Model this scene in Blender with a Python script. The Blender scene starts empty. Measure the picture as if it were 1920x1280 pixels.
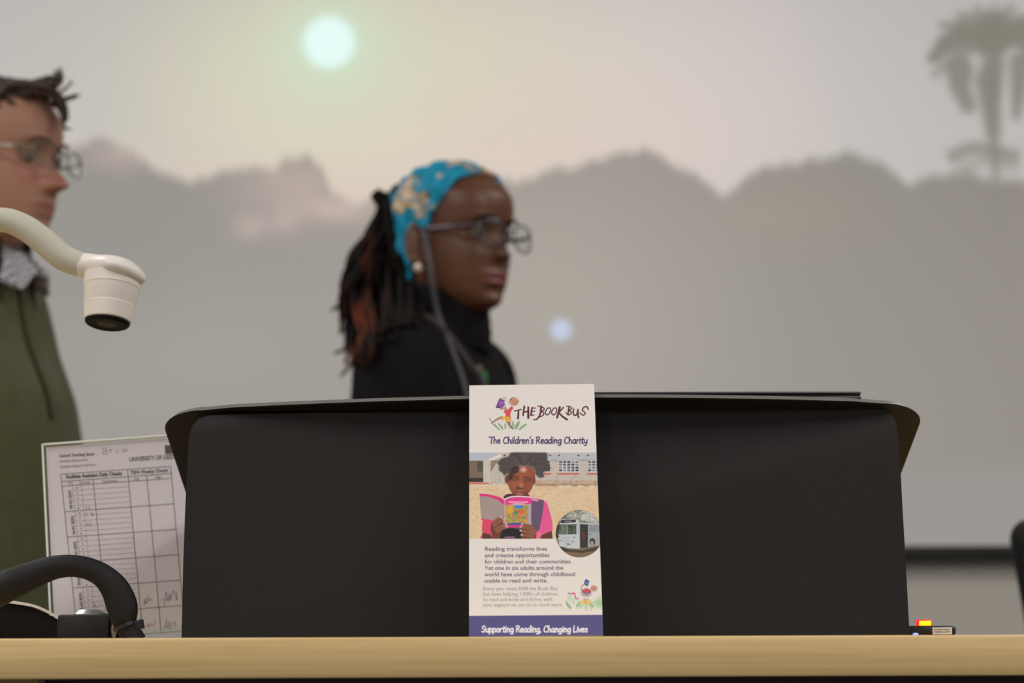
import bpy, bmesh, math, random
import numpy as np
from mathutils import Vector, Matrix, noise as mnoise

S = bpy.context.scene
COL = S.collection
random.seed(7)
rng = np.random.RandomState(5)
PI = math.pi

# ------------------------------------------------------------------ camera
FPX = 4085.0                      # focal length for a 1920 px wide frame
EYE = Vector((0, 0, 0.926))
PITCH = math.radians(7.86)
ROLL = math.radians(0.22)
_f = Vector((0, math.cos(PITCH), math.sin(PITCH)))
_r0 = Vector((1, 0, 0))
_u0 = Vector((0, -math.sin(PITCH), math.cos(PITCH)))
_r = _r0 * math.cos(ROLL) - _u0 * math.sin(ROLL)
_u = _u0 * math.cos(ROLL) + _r0 * math.sin(ROLL)
cam = bpy.data.cameras.new('camera')
cam.sensor_width = 36.0
cam.lens = 36.0 * FPX / 1920.0
cam.clip_start = 0.05
cam.dof.use_dof = True
cam.dof.focus_distance = 1.715
cam.dof.aperture_fstop = 6.6
co = bpy.data.objects.new('camera', cam)
M = Matrix.Identity(4)
for i in range(3):
    M[i][0] = _r[i]; M[i][1] = _u[i]; M[i][2] = -_f[i]; M[i][3] = EYE[i]
co.matrix_world = M
COL.objects.link(co)
S.camera = co

def ray(px, py):
    return _f + _r * ((px - 960.0) / FPX) + _u * ((640.0 - py) / FPX)
def at(px, py, Y):                # the place seen at a spot of the photograph, at a known distance
    d = ray(px, py)
    return EYE + d * (Y / d.y)

# ------------------------------------------------------------------ world and exposure
S.view_settings.view_transform = 'Standard'
S.view_settings.look = 'None'
S.view_settings.gamma = 1.0
S.view_settings.exposure = 0.0
S.view_settings.use_curve_mapping = False
S.cycles.use_denoising = True
S.cycles.max_bounces = 8
S.cycles.diffuse_bounces = 4
S.cycles.transparent_max_bounces = 12
w = bpy.data.worlds.new('world'); S.world = w
w.use_nodes = True
w.node_tree.nodes['Background'].inputs[0].default_value = (0.8, 0.78, 0.74, 1)
w.node_tree.nodes['Background'].inputs[1].default_value = 0.05

# ceiling lamps: (x, y, power)
LAMPS = [(-1.7, -1.6, 38), (1.7, -1.6, 38), (-1.7, 0.9, 40), (1.7, 0.9, 40), (-1.7, 3.3, 20), (1.7, 3.3, 20)]
ROOM_H = 3.0

# ------------------------------------------------------------------ helpers
def lin(c):
    return tuple(((v / 255.0) / 12.92 if v / 255.0 <= 0.04045 else ((v / 255.0 + 0.055) / 1.055) ** 2.4) for v in c[:3])

MATS = {}
def mat(name, rgb, rough=0.6, metal=0.0, spec=0.5, emit=None, estr=0.0, bump=None, attr=None, coat=0.0, sheen=0.0, var=0.0, vscale=8.0):
    """rgb in display values. bump=(kind, scale, strength); attr = colour attribute used as base colour"""
    if name in MATS: return MATS[name]
    m = bpy.data.materials.new(name); m.use_nodes = True
    nt = m.node_tree; b = nt.nodes['Principled BSDF']
    c = lin(rgb) + (1,)
    b.inputs['Base Color'].default_value = c
    b.inputs['Roughness'].default_value = rough
    b.inputs['Metallic'].default_value = metal
    b.inputs['Specular IOR Level'].default_value = spec
    b.inputs['Coat Weight'].default_value = coat
    b.inputs['Sheen Weight'].default_value = sheen
    tc = nt.nodes.new('ShaderNodeTexCoord')
    if attr:
        a = nt.nodes.new('ShaderNodeAttribute'); a.attribute_name = attr
        nt.links.new(a.outputs['Color'], b.inputs['Base Color'])
    elif var > 0:
        n = nt.nodes.new('ShaderNodeTexNoise'); n.inputs['Scale'].default_value = vscale; n.inputs['Detail'].default_value = 6
        nt.links.new(tc.outputs['Object'], n.inputs['Vector'])
        r = nt.nodes.new('ShaderNodeValToRGB')
        r.color_ramp.elements[0].position = 0.3; r.color_ramp.elements[1].position = 0.7
        r.color_ramp.elements[0].color = tuple(v * (1 - var) for v in c[:3]) + (1,)
        r.color_ramp.elements[1].color = tuple(min(1, v * (1 + var)) for v in c[:3]) + (1,)
        nt.links.new(n.outputs['Fac'], r.inputs['Fac']); nt.links.new(r.outputs['Color'], b.inputs['Base Color'])
    if emit is not None:
        b.inputs['Emission Color'].default_value = lin(emit) + (1,)
        b.inputs['Emission Strength'].default_value = estr
    if bump:
        kind, sc, st = bump
        if kind == 'noise':
            n = nt.nodes.new('ShaderNodeTexNoise'); n.inputs['Scale'].default_value = sc; n.inputs['Detail'].default_value = 4; o = n.outputs['Fac']
        elif kind == 'voronoi':
            n = nt.nodes.new('ShaderNodeTexVoronoi'); n.inputs['Scale'].default_value = sc; o = n.outputs['Distance']
        else:
            n = nt.nodes.new('ShaderNodeTexWave'); n.inputs['Scale'].default_value = sc; n.inputs['Distortion'].default_value = 1.5; o = n.outputs['Fac']
        nt.links.new(tc.outputs['Object'], n.inputs['Vector'])
        bp = nt.nodes.new('ShaderNodeBump'); bp.inputs['Strength'].default_value = st; bp.inputs['Distance'].default_value = 0.002
        nt.links.new(o, bp.inputs['Height']); nt.links.new(bp.outputs['Normal'], b.inputs['Normal'])
    MATS[name] = m
    return m

def glass_mat(name, tint=(245, 250, 248), refl=0.9, body=0.0, body_col=(230, 235, 230)):
    if name in MATS: return MATS[name]
    m = bpy.data.materials.new(name); m.use_nodes = True
    nt = m.node_tree; nt.nodes.clear()
    out = nt.nodes.new('ShaderNodeOutputMaterial')
    tr = nt.nodes.new('ShaderNodeBsdfTransparent'); tr.inputs[0].default_value = lin(tint) + (1,)
    gl = nt.nodes.new('ShaderNodeBsdfGlossy'); gl.inputs['Roughness'].default_value = 0.04
    fr = nt.nodes.new('ShaderNodeFresnel'); fr.inputs['IOR'].default_value = 1.5
    mu = nt.nodes.new('ShaderNodeMath'); mu.operation = 'MULTIPLY'; mu.inputs[1].default_value = refl
    mx = nt.nodes.new('ShaderNodeMixShader')
    nt.links.new(fr.outputs[0], mu.inputs[0]); nt.links.new(mu.outputs[0], mx.inputs[0])
    nt.links.new(tr.outputs[0], mx.inputs[1]); nt.links.new(gl.outputs[0], mx.inputs[2])
    if body > 0:
        df = nt.nodes.new('ShaderNodeBsdfDiffuse'); df.inputs[0].default_value = lin(body_col) + (1,)
        m2 = nt.nodes.new('ShaderNodeMixShader'); m2.inputs[0].default_value = body
        nt.links.new(mx.outputs[0], m2.inputs[1]); nt.links.new(df.outputs[0], m2.inputs[2])
        nt.links.new(m2.outputs[0], out.inputs[0])
    else:
        nt.links.new(mx.outputs[0], out.inputs[0])
    MATS[name] = m
    return m

def tag(o, label=None, cat=None, group=None, kind=None):
    if label: o['label'] = label
    if cat: o['category'] = cat
    if group: o['group'] = group
    if kind: o['kind'] = kind
    return o

def empty(name, loc=(0, 0, 0), rz=0.0):
    o = bpy.data.objects.new(name, None); COL.objects.link(o)
    o.location = loc; o.rotation_euler = (0, 0, rz); o.empty_display_size = 0.1
    return o

def link(name, me, m, parent=None, smooth=True, world=True):
    """link a mesh as ONE object; its coordinates are world ones unless world=False (then parent-local)"""
    o = bpy.data.objects.new(name, me); COL.objects.link(o)
    if m is not None and len(me.materials) == 0: me.materials.append(m)
    if smooth:
        me.polygons.foreach_set('use_smooth', [True] * len(me.polygons))
    if parent is not None:
        o.parent = parent
        if world:
            pm = Matrix.Identity(4); q_ = parent
            while q_ is not None:
                pm = Matrix.Translation(q_.location) @ q_.rotation_euler.to_matrix().to_4x4() @ pm; q_ = q_.parent
            me.transform(pm.inverted())
    return o

def obj(name, bm, m, parent=None, smooth=True, world=True, sharp=40):
    bmesh.ops.recalc_face_normals(bm, faces=bm.faces[:])
    me = bpy.data.meshes.new(name); bm.to_mesh(me); bm.free()
    o = link(name, me, m, parent, smooth, world)
    if smooth:
        try: me.set_sharp_from_angle(angle=math.radians(sharp))
        except Exception: pass
    return o

def box(bm, lo, hi, bev=0.0, seg=2, mtx=None):
    r = bmesh.ops.create_cube(bm, size=1.0)
    vs = r['verts']
    c = [(lo[i] + hi[i]) / 2 for i in range(3)]; s = [abs(hi[i] - lo[i]) for i in range(3)]
    for v in vs: v.co = Vector((v.co.x * s[0] + c[0], v.co.y * s[1] + c[1], v.co.z * s[2] + c[2]))
    if bev > 0:
        es = list({e for v in vs for e in v.link_edges})
        rr = bmesh.ops.bevel(bm, geom=es, offset=bev, segments=seg, profile=0.5, affect='EDGES')
        vs = list({v for f in rr['faces'] for v in f.verts} | {v for v in vs if v.is_valid})
    if mtx is not None:
        for v in vs: v.co = mtx @ v.co
    return vs

def catmull(pts, n=6, closed=False):
    P = [tuple(p) for p in pts]; out = []
    k = len(P); dim = len(P[0])
    rngi = range(k) if closed else range(k - 1)
    for i in rngi:
        p0 = P[(i - 1) % k] if closed or i > 0 else tuple(2 * P[0][d] - P[1][d] for d in range(dim))
        p1 = P[i]; p2 = P[(i + 1) % k]
        p3 = P[(i + 2) % k] if closed or i + 2 < k else tuple(2 * P[-1][d] - P[-2][d] for d in range(dim))
        for j in range(n):
            t = j / n; t2 = t * t; t3 = t2 * t
            out.append(tuple(0.5 * (2 * p1[d] + (-p0[d] + p2[d]) * t + (2 * p0[d] - 5 * p1[d] + 4 * p2[d] - p3[d]) * t2 + (-p0[d] + 3 * p1[d] - 3 * p2[d] + p3[d]) * t3) for d in range(dim)))
    if not closed: out.append(P[-1])
    return out

def rings(bm, rs, cap=True, closed=False):
    """rs: list of lists of Vectors (same count) -> skin"""
    vv = [[bm.verts.new(p) for p in r] for r in rs]
    n = len(vv[0])
    for a, b in zip(vv[:-1], vv[1:]):
        for i in range(n):
            j = (i + 1) % n
            bm.faces.new((a[i], a[j], b[j], b[i]))
    if closed:
        a, b = vv[-1], vv[0]
        for i in range(n):
            j = (i + 1) % n
            bm.faces.new((a[i], a[j], b[j], b[i]))
    elif cap:
        bm.faces.new(vv[0][::-1]); bm.faces.new(vv[-1])
    return vv

def tube(bm, pts, rad, n=12, cap=True, smooth_n=0, flat=1.0, upv=None):
    """tube through points; rad number or list; ends rounded a little"""
    pts = [Vector(p) for p in pts]
    if not hasattr(rad, '__len__'): rad = [rad] * len(pts)
    if smooth_n:
        q = catmull([tuple(p) + (r,) for p, r in zip(pts, rad)], smooth_n)
        pts = [Vector(p[:3]) for p in q]; rad = [p[3] for p in q]
    rs = []
    prev = None
    for i, p in enumerate(pts):
        t = (pts[min(i + 1, len(pts) - 1)] - pts[max(i - 1, 0)])
        if t.length < 1e-9: t = Vector((0, 0, 1))
        t.normalize()
        if prev is None:
            a = upv if upv is not None else (Vector((0, 0, 1)) if abs(t.z) < 0.9 else Vector((1, 0, 0)))
            u = (a - t * a.dot(t)).normalized()
        else:
            u = (prev - t * prev.dot(t)).normalized()
        prev = u; v = t.cross(u)
        rs.append([p + (u * math.cos(2 * PI * k / n) + v * math.sin(2 * PI * k / n) * flat) * rad[i] for k in range(n)])
    if cap:
        t0 = (pts[0] - pts[1]).normalized(); t1 = (pts[-1] - pts[-2]).normalized()
        def capring(c, r, src, t, k): return [c + (q - c) * k[0] + t * r * k[1] for q in src]
        a = capring(pts[0], rad[0], rs[0], t0, (0.7, 0.5)); a2 = capring(pts[0], rad[0], rs[0], t0, (0.25, 0.75))
        b = capring(pts[-1], rad[-1], rs[-1], t1, (0.7, 0.5)); b2 = capring(pts[-1], rad[-1], rs[-1], t1, (0.25, 0.75))
        rs = [a2, a] + rs + [b, b2]
    rings(bm, rs, cap)

def ell_ring(c, U, V, n=32, ex=1.0):
    out = []
    for k in range(n):
        a = 2 * PI * k / n; ca, sa = math.cos(a), math.sin(a)
        x = math.copysign(abs(ca) ** ex, ca); y = math.copysign(abs(sa) ** ex, sa)
        out.append(Vector(c) + Vector(U) * x + Vector(V) * y)
    return out

def lathe(bm, prof, mtx, n=48, cap=True):
    """prof: list of (r, h) about local Z"""
    rings(bm, [[mtx @ Vector((r * math.cos(2 * PI * k / n), r * math.sin(2 * PI * k / n), h)) for k in range(n)] for r, h in prof], cap)

def frame(o, x, y, z):
    m = Matrix.Identity(4)
    for i in range(3): m[i][0] = x[i]; m[i][1] = y[i]; m[i][2] = z[i]; m[i][3] = o[i]
    return m

def remeshed(bm, voxel, smooth=2, name='m'):
    """one continuous surface out of overlapping closed shapes"""
    bmesh.ops.recalc_face_normals(bm, faces=bm.faces[:])
    me = bpy.data.meshes.new(name); bm.to_mesh(me); bm.free()
    o = bpy.data.objects.new(name, me); COL.objects.link(o)
    r = o.modifiers.new('r', 'REMESH'); r.mode = 'VOXEL'; r.voxel_size = voxel
    if smooth:
        s = o.modifiers.new('s', 'SMOOTH'); s.factor = 0.5; s.iterations = smooth
    dg = bpy.context.evaluated_depsgraph_get()
    out = bpy.data.meshes.new_from_object(o.evaluated_get(dg), depsgraph=dg)
    bpy.data.objects.remove(o); bpy.data.meshes.remove(me)
    out.name = name
    return out

def vcoords(me):
    a = np.empty(len(me.vertices) * 3, np.float32); me.vertices.foreach_get('co', a); return a.reshape(-1, 3)
def set_cols(me, rgb, name='Col'):
    n = len(me.vertices)
    at_ = me.color_attributes.new(name, 'FLOAT_COLOR', 'POINT')
    c = np.ones((n, 4), np.float32); c[:, :3] = rgb
    at_.data.foreach_set('color', c.ravel())

def grid_mesh(name, P, cols):
    """P (H,W,3) points, cols (H,W,3) linear colours -> one mesh"""
    H, W = P.shape[:2]
    me = bpy.data.meshes.new(name)
    idx = np.arange(H * W).reshape(H, W)
    f = np.stack([idx[:-1, :-1], idx[:-1, 1:], idx[1:, 1:], idx[1:, :-1]], -1).reshape(-1, 4)
    me.vertices.add(H * W); me.vertices.foreach_set('co', P.astype(np.float32).ravel())
    me.loops.add(f.size); me.loops.foreach_set('vertex_index', f.astype(np.int32).ravel())
    me.polygons.add(len(f)); me.polygons.foreach_set('loop_start', np.arange(0, f.size, 4, dtype=np.int32))
    me.update(calc_edges=True)
    set_cols(me, cols.reshape(-1, 3))
    return me

# ---- a small painter for what is printed or shown on flat things
def nlin(c):
    c = np.asarray(c, float) / 255.0
    return np.where(c <= 0.04045, c / 12.92, ((c + 0.055) / 1.055) ** 2.4)

def vnoise(X, Y, seed=0, octaves=3):
    r = np.random.RandomState(seed); out = np.zeros_like(X, float); amp = 1.0; tot = 0
    for o in range(octaves):
        T = r.rand(64, 64)
        x = X * 2 ** o + 17.3 * o; y = Y * 2 ** o + 5.1 * o
        xi = np.floor(x).astype(int); yi = np.floor(y).astype(int)
        fx = x - xi; fy = y - yi; fx = fx * fx * (3 - 2 * fx); fy = fy * fy * (3 - 2 * fy)
        a = T[yi % 64, xi % 64]; b = T[yi % 64, (xi + 1) % 64]; c = T[(yi + 1) % 64, xi % 64]; d = T[(yi + 1) % 64, (xi + 1) % 64]
        out += amp * ((a * (1 - fx) + b * fx) * (1 - fy) + (c * (1 - fx) + d * fx) * fy); tot += amp; amp *= 0.5
    return out / tot

class Canvas:
    def __init__(s, X, Y, base):
        s.X, s.Y = X, Y; s.C = np.zeros(X.shape + (3,)); s.C[:] = base
        s.tf = lambda x, y: (x, y)
        s.k = 1.0
    def use(s, x0, y0, sc): s.tf = lambda x, y: (x0 + x / sc, y0 + y / sc); s.k = 1.0 / sc
    def _win(s, x0, y0, x1, y1):
        m = (s.X >= x0) & (s.X <= x1) & (s.Y >= y0) & (s.Y <= y1)
        if not m.any(): return None
        r = np.where(m.any(1))[0]; c = np.where(m.any(0))[0]
        return slice(r[0], r[-1] + 1), slice(c[0], c[-1] + 1)
    def _mix(s, wn, cov, col):
        col = np.asarray(col, float)
        s.C[wn] = s.C[wn] * (1 - cov[..., None]) + col * cov[..., None]
    def poly(s, pts, col, soft=0.35, a=1.0, tex=0.0, seed=1, tsc=1.0, sm=0):
        if sm: pts = catmull(pts, sm, closed=True)
        p = np.array([s.tf(*q) for q in pts]); g = soft * 2 + 0.5
        wn = s._win(p[:, 0].min() - g, p[:, 1].min() - g, p[:, 0].max() + g, p[:, 1].max() + g)
        if wn is None: return
        X, Y = s.X[wn], s.Y[wn]; ins = np.zeros(X.shape, bool); dm = np.full(X.shape, 1e9)
        for (ax, ay), (bx, by) in zip(p, np.roll(p, -1, 0)):
            if ay != by:
                ins ^= ((Y < ay) != (Y < by)) & (X < (bx - ax) * (Y - ay) / (by - ay) + ax)
            L = (bx - ax) ** 2 + (by - ay) ** 2 + 1e-12
            t = np.clip(((X - ax) * (bx - ax) + (Y - ay) * (by - ay)) / L, 0, 1)
            dm = np.minimum(dm, np.hypot(X - ax - t * (bx - ax), Y - ay - t * (by - ay)))
        sd = np.where(ins, dm, -dm)
        cov = np.clip(0.5 + sd / (2 * soft), 0, 1) * a
        c = np.asarray(nlin(col))
        if tex: c = c * (1 + tex * (2 * vnoise(X * tsc, Y * tsc, seed) - 1))[..., None]
        s._mix(wn, cov, c)
    def stroke(s, pts, w, col, soft=0.3, a=1.0, sm=0, w1=None):
        if sm: pts = catmull(pts, sm)
        p = np.array([s.tf(*q) for q in pts]); w = w * s.k; w1 = w if w1 is None else w1 * s.k
        g = max(w, w1) + soft * 2 + 0.4
        wn = s._win(p[:, 0].min() - g, p[:, 1].min() - g, p[:, 0].max() + g, p[:, 1].max() + g)
        if wn is None: return
        X, Y = s.X[wn], s.Y[wn]; cov = np.zeros(X.shape); n = max(1, len(p) - 1)
        for i in range(len(p) - 1):
            ax, ay = p[i]; bx, by = p[i + 1]; L = (bx - ax) ** 2 + (by - ay) ** 2 + 1e-12
            t = np.clip(((X - ax) * (bx - ax) + (Y - ay) * (by - ay)) / L, 0, 1)
            d = np.hypot(X - ax - t * (bx - ax), Y - ay - t * (by - ay))
            ww = w + (w1 - w) * (i + t) / n
            cov = np.maximum(cov, np.clip(0.5 + (ww / 2 - d) / (2 * soft), 0, 1))
        s._mix(wn, cov * a, nlin(col))
    def ell(s, cx, cy, rx, ry, col, soft=0.35, a=1.0, rot=0.0, power=1.0):
        x, y = s.tf(cx, cy); rx *= s.k; ry *= s.k; g = max(rx, ry) + soft * 2 + 0.5
        wn = s._win(x - g, y - g, x + g, y + g)
        if wn is None: return
        X, Y = s.X[wn] - x, s.Y[wn] - y; c, n = math.cos(rot), math.sin(rot)
        q = np.sqrt(((X * c + Y * n) / rx) ** 2 + ((-X * n + Y * c) / ry) ** 2)
        cov = np.clip(0.5 + (1 - q) * min(rx, ry) / (2 * soft), 0, 1) * a
        s._mix(wn, cov, nlin(col))
    def blotch(s, x0, y0, x1, y1, cols, sc, thr, seed=1, a=1.0, sy=1.0):
        (x0, y0), (x1, y1) = s.tf(x0, y0), s.tf(x1, y1)
        wn = s._win(x0, y0, x1, y1)
        if wn is None: return
        X, Y = s.X[wn], s.Y[wn]
        ed = np.clip(np.minimum(np.minimum(X - x0, x1 - X), np.minimum(Y - y0, y1 - Y)) / 1.0, 0, 1)
        for i, c in enumerate(cols):
            nz = vnoise(X * sc, Y * sc * sy, seed + i * 7, 3)
            s._mix(wn, np.clip((nz - thr) * 9, 0, 1) * a * ed, nlin(c))

class Plane:
    """a flat thing in space: bottom left corner, right and up directions"""
    def __init__(s, O, R, U): s.O, s.R, s.U = Vector(O), Vector(R).normalized(), Vector(U).normalized(); s.N = s.R.cross(s.U)
    def st(s, px, py):
        d = ray(px, py); t = (s.O - EYE).dot(s.N) / d.dot(s.N); p = EYE + d * t - s.O
        return p.dot(s.R), p.dot(s.U)
    def pt(s, a, b, off=0.0): return s.O + s.R * a + s.U * b + s.N * off
    def grid(s, a, b, off=0.0):
        return (np.array(s.O)[None, None] + a[..., None] * np.array(s.R) + b[..., None] * np.array(s.U) + off * np.array(s.N))
def to_px(P):
    q = P - np.array(EYE)
    x = q @ np.array(_r); y = q @ np.array(_u); z = q @ np.array(_f)
    return 960 + FPX * x / z, 640 - FPX * y / z

def txt(s, bold=0.0):
    """2-D outline mesh of a line of type: verts, faces, width, cap height 1"""
    cu = bpy.data.curves.new('t', 'FONT'); cu.body = s; cu.size = 1.0; cu.offset = bold; cu.resolution_u = 3
    o = bpy.data.objects.new('t', cu); COL.objects.link(o)
    dg = bpy.context.evaluated_depsgraph_get()
    me = bpy.data.meshes.new_from_object(o.evaluated_get(dg), depsgraph=dg)
    v = [(q.co.x, q.co.y) for q in me.vertices]; f = [tuple(p.vertices) for p in me.polygons]
    bpy.data.objects.remove(o); bpy.data.curves.remove(cu); bpy.data.meshes.remove(me)
    return v, f
def put_text(bm, pl, s, p0, p1, cap, off=0.0003, bold=0.0, shear=0.0):
    """line of type from p0 to p1 (spots of the baseline), cap height in px of the photo"""
    v, f = txt(s, bold)
    if not v: return
    x0 = min(q[0] for q in v); x1 = max(q[0] for q in v)
    a = Vector(pl.st(*p0)); b = Vector(pl.st(*p1)); d = b - a
    e = Vector(pl.st(p0[0], p0[1] - cap)) - a
    nrm = Vector((-d.y, d.x)).normalized() * e.length
    vs = []
    for x, y in v:
        q = a + d * ((x - x0) / (x1 - x0)) + nrm * (y / 0.7) + d.normalized() * (shear * y * e.length)
        vs.append(bm.verts.new(pl.pt(q.x, q.y, off)))
    for k in f:
        try: bm.faces.new([vs[i] for i in k])
        except ValueError: pass
def put_line(bm, pl, p0, p1, wpx, off=0.0003):
    a = Vector(pl.st(*p0)); b = Vector(pl.st(*p1)); d = (b - a)
    if d.length < 1e-7: return
    n = Vector((-d.y, d.x)).normalized() * (wpx * 0.5 * 1.9 / FPX)
    bm.faces.new([bm.verts.new(pl.pt(q.x, q.y, off)) for q in (a + n, a - n, b - n, b + n)])
# ================================================================== the room
def flat(lo, hi, name, m, parent=None, bev=0.0, kind='structure'):
    bm = bmesh.new(); box(bm, lo, hi, bev); o = obj(name, bm, m, parent, smooth=bev > 0)
    if kind: o['kind'] = kind
    return o

RX, RY0, RY1 = 4.2, -4.0, 5.75
m_wall = mat('wall_paint', (216, 212, 204), 0.9, bump=('noise', 60, 0.15))
m_floor = mat('carpet', (74, 76, 82), 0.95, bump=('noise', 300, 0.6), var=0.15, vscale=60)
m_ceil = mat('ceiling_tile', (214, 212, 206), 0.95, bump=('noise', 120, 0.3))
flat((-RX, RY0, -0.1), (RX, RY1, 0), 'floor', m_floor)
flat((-RX, RY0, ROOM_H), (RX, RY1, ROOM_H + 0.1), 'ceiling', m_ceil)
flat((-RX - 0.1, RY0, 0), (-RX, RY1, ROOM_H), 'wall_left', m_wall)
flat((RX, RY0, 0), (RX + 0.1, RY1, ROOM_H), 'wall_right', m_wall)
flat((-RX, RY1, 0), (RX, RY1 + 0.1, ROOM_H), 'wall_front', m_wall)
flat((-RX, RY0 - 0.1, 0), (RX, RY0, ROOM_H), 'wall_back', m_wall)
flat((-RX, RY1 - 0.015, 0), (RX, RY1, 0.1), 'baseboard_front', mat('skirting', (90, 88, 84), 0.6))

m_lamp = mat('lamp_diffuser', (240, 238, 230), 0.5, emit=(255, 244, 226), estr=2.0)
m_lampf = mat('lamp_frame', (225, 225, 222), 0.4)
LW, LL = 0.6, 1.2
for i, (x, y, pw) in enumerate(LAMPS):
    t = empty('ceiling_light', (x, y, ROOM_H))
    side = 'left' if x < 0 else 'right'
    row = ['behind the camera', 'above the desk', 'nearest the projection screen'][i // 2]
    tag(t, 'flat rectangular ceiling light panel, %s row, on the %s side' % (row, side), 'light', 'ceiling light panels')
    bm = bmesh.new()
    for a, b in (((-LW / 2, -LL / 2), (-LW / 2 + .03, LL / 2)), ((LW / 2 - .03, -LL / 2), (LW / 2, LL / 2)), ((-LW / 2 + .03, -LL / 2), (LW / 2 - .03, -LL / 2 + .03)), ((-LW / 2 + .03, LL / 2 - .03), (LW / 2 - .03, LL / 2))):
        box(bm, (x + a[0], y + a[1], ROOM_H - 0.03), (x + b[0], y + b[1], ROOM_H))
    obj('light_frame', bm, m_lampf, t, smooth=False)
    bm = bmesh.new(); box(bm, (x - LW / 2 + .03, y - LL / 2 + .03, ROOM_H - 0.02), (x + LW / 2 - .03, y + LL / 2 - .03, ROOM_H - 0.002))
    obj('diffuser', bm, m_lamp, t, smooth=False)
    L = bpy.data.lights.new('lamp', 'AREA'); L.shape = 'RECTANGLE'; L.size = LW - .08; L.size_y = LL - .08
    L.energy = pw; L.color = (1.0, 0.965, 0.94)
    lo = bpy.data.objects.new('lamp', L); COL.objects.link(lo); lo.parent = t; lo.location = (0, 0, -0.035)

# ================================================================== projection screen with its picture
YS = 5.70
def srgb_mix(a, b, t): return a + (b - a) * t[..., None]
z_bot = at(960, 1026, YS).z; z_bar = at(960, 1054, YS).z
xs = np.linspace(-1.95, 1.95, 520); zs = np.linspace(2.83, z_bot, 330)
GX, GZ = np.meshgrid(xs, zs)
P = np.stack([GX, np.full_like(GX, YS), GZ], -1)
X, Y = to_px(P)
def cl(c): return np.array(c, float)
# sky colours, in display values
def g2(cx, cy, sx, sy): return np.exp(-(((X - cx) / sx) ** 2 + ((Y - cy) / sy) ** 2))
sky = np.zeros(X.shape + (3,)); sky[:] = (192, 188, 184)
sky = srgb_mix(sky, cl((214, 205, 202)), g2(1120, 150, 520, 300) * 0.95)
sky = srgb_mix(sky, cl((186, 184, 181)), np.clip((X - 1450) / 600, 0, 1))
sky = srgb_mix(sky, cl((221, 214, 190)), g2(700, 200, 420, 290))
sky = srgb_mix(sky, cl((220, 204, 194)), g2(1000, 280, 380, 130) * 0.8)
sky = srgb_mix(sky, cl((218, 198, 188)), g2(560, 360, 420, 70) * 0.6)
sky = srgb_mix(sky, cl((214, 216, 190)), g2(617, 120, 230, 160) * 0.85)
sky = srgb_mix(sky, cl((208, 231, 206)), g2(617, 82, 88, 78) * 0.95)
rs = np.hypot(X - 617, Y - 79)
sky = srgb_mix(sky, cl((232, 255, 250)), np.clip((48 - rs) / 20 + 0.5, 0, 1))
# tree line
tl = np.interp(X, [-900, -400, -100, 60, 130, 200, 240, 300, 350, 400, 460, 510, 535, 575, 605, 625, 670, 720, 800, 900, 1000, 1040, 1085, 1130, 1170, 1215, 1260, 1310, 1340, 1358, 1380, 1410, 1440, 1490, 1540, 1590, 1640, 1680, 1705, 1740, 1800, 1870, 1920, 2100, 2500, 3000],
               [330, 300, 290, 280, 282, 270, 290, 325, 345, 335, 318, 330, 305, 300, 325, 372, 385, 372, 355, 345, 340, 318, 318, 305, 292, 290, 305, 335, 358, 372, 352, 322, 314, 315, 302, 297, 308, 335, 350, 335, 328, 345, 348, 330, 350, 330])
tl = tl + (vnoise(X / 22, X * 0 + 3, 3, 3) - 0.5) * 22 - 4
below = np.clip((Y - tl) / 24 + 0.5, 0, 1)
land = np.zeros_like(sky); land[:] = (150, 146, 139)
land = srgb_mix(land, cl((170, 163, 154)), g2(1010, 560, 330, 330) * 0.95)
land = srgb_mix(land, cl((163, 151, 140)), g2(1480, 400, 140, 60) * 0.7)
land = srgb_mix(land, cl((142, 137, 128)), np.clip((X - 1350) / 550, 0, 1))
land = srgb_mix(land, cl((160, 156, 150)), g2(400, 640, 300, 170) * 0.7)
land = srgb_mix(land, cl((146, 145, 139)), g2(200, 480, 160, 130) * 0.8)
pk = g2(560, 345, 120, 60) * 0.55 + g2(230, 290, 70, 30) * 0.5 + g2(470, 425, 34, 24) * 0.5 + g2(535, 415, 26, 26) * 0.4 + g2(640, 395, 70, 24) * 0.6
land = srgb_mix(land, cl((206, 184, 176)), np.clip(pk, 0, 0.85))
img = srgb_mix(sky, land, below)
# palm on the right
cv = Canvas(X, Y, (0, 0, 0)); cv.C = nlin(img)
PC = (137, 134, 124)
def fr(pts, w, w1, a=0.9): cv.stroke(pts, w, PC, soft=9, a=a, sm=5, w1=w1)
fr([(1862, 120), (1862, 230), (1866, 300), (1872, 420)], 30, 12, 0.85)
for ang, ln, w in ((205, 120, 34), (188, 118, 30), (168, 100, 34), (150, 112, 34), (128, 100, 36), (108, 95, 34), (88, 92, 36), (70, 100, 30), (48, 100, 34), (28, 105, 32), (8, 110, 30), (-14, 105, 26)):
    r_ = math.radians(ang); ex = 1862 + ln * math.cos(r_); ey = 88 - ln * math.sin(r_) * 0.86
    fr([(1862, 80), ((1862 + ex) / 2, (80 + ey) / 2 - 10), (ex, ey + 8)], w, 12, 0.8)
fr([(1805, 60), (1770, 85), (1752, 108)], 40, 22)
fr([(1800, 130), (1800, 160), (1815, 198)], 52, 30)
fr([(1850, 150), (1856, 200), (1862, 245)], 44, 26)
fr([(1915, 120), (1910, 170), (1906, 215)], 46, 18)
fr([(1865, 60), (1862, 100), (1862, 170)], 70, 30, 0.75)
fr([(1925, 60), (1950, 110), (1960, 180)], 50, 30)
fr([(1788, 292), (1830, 278), (1900, 292)], 26, 26, 0.8)
fr([(1805, 318), (1850, 300), (1900, 312)], 22, 20, 0.5)
img2 = cv.C
cv.ell(1052, 618, 19, 19, (192, 202, 224), soft=7)
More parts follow.
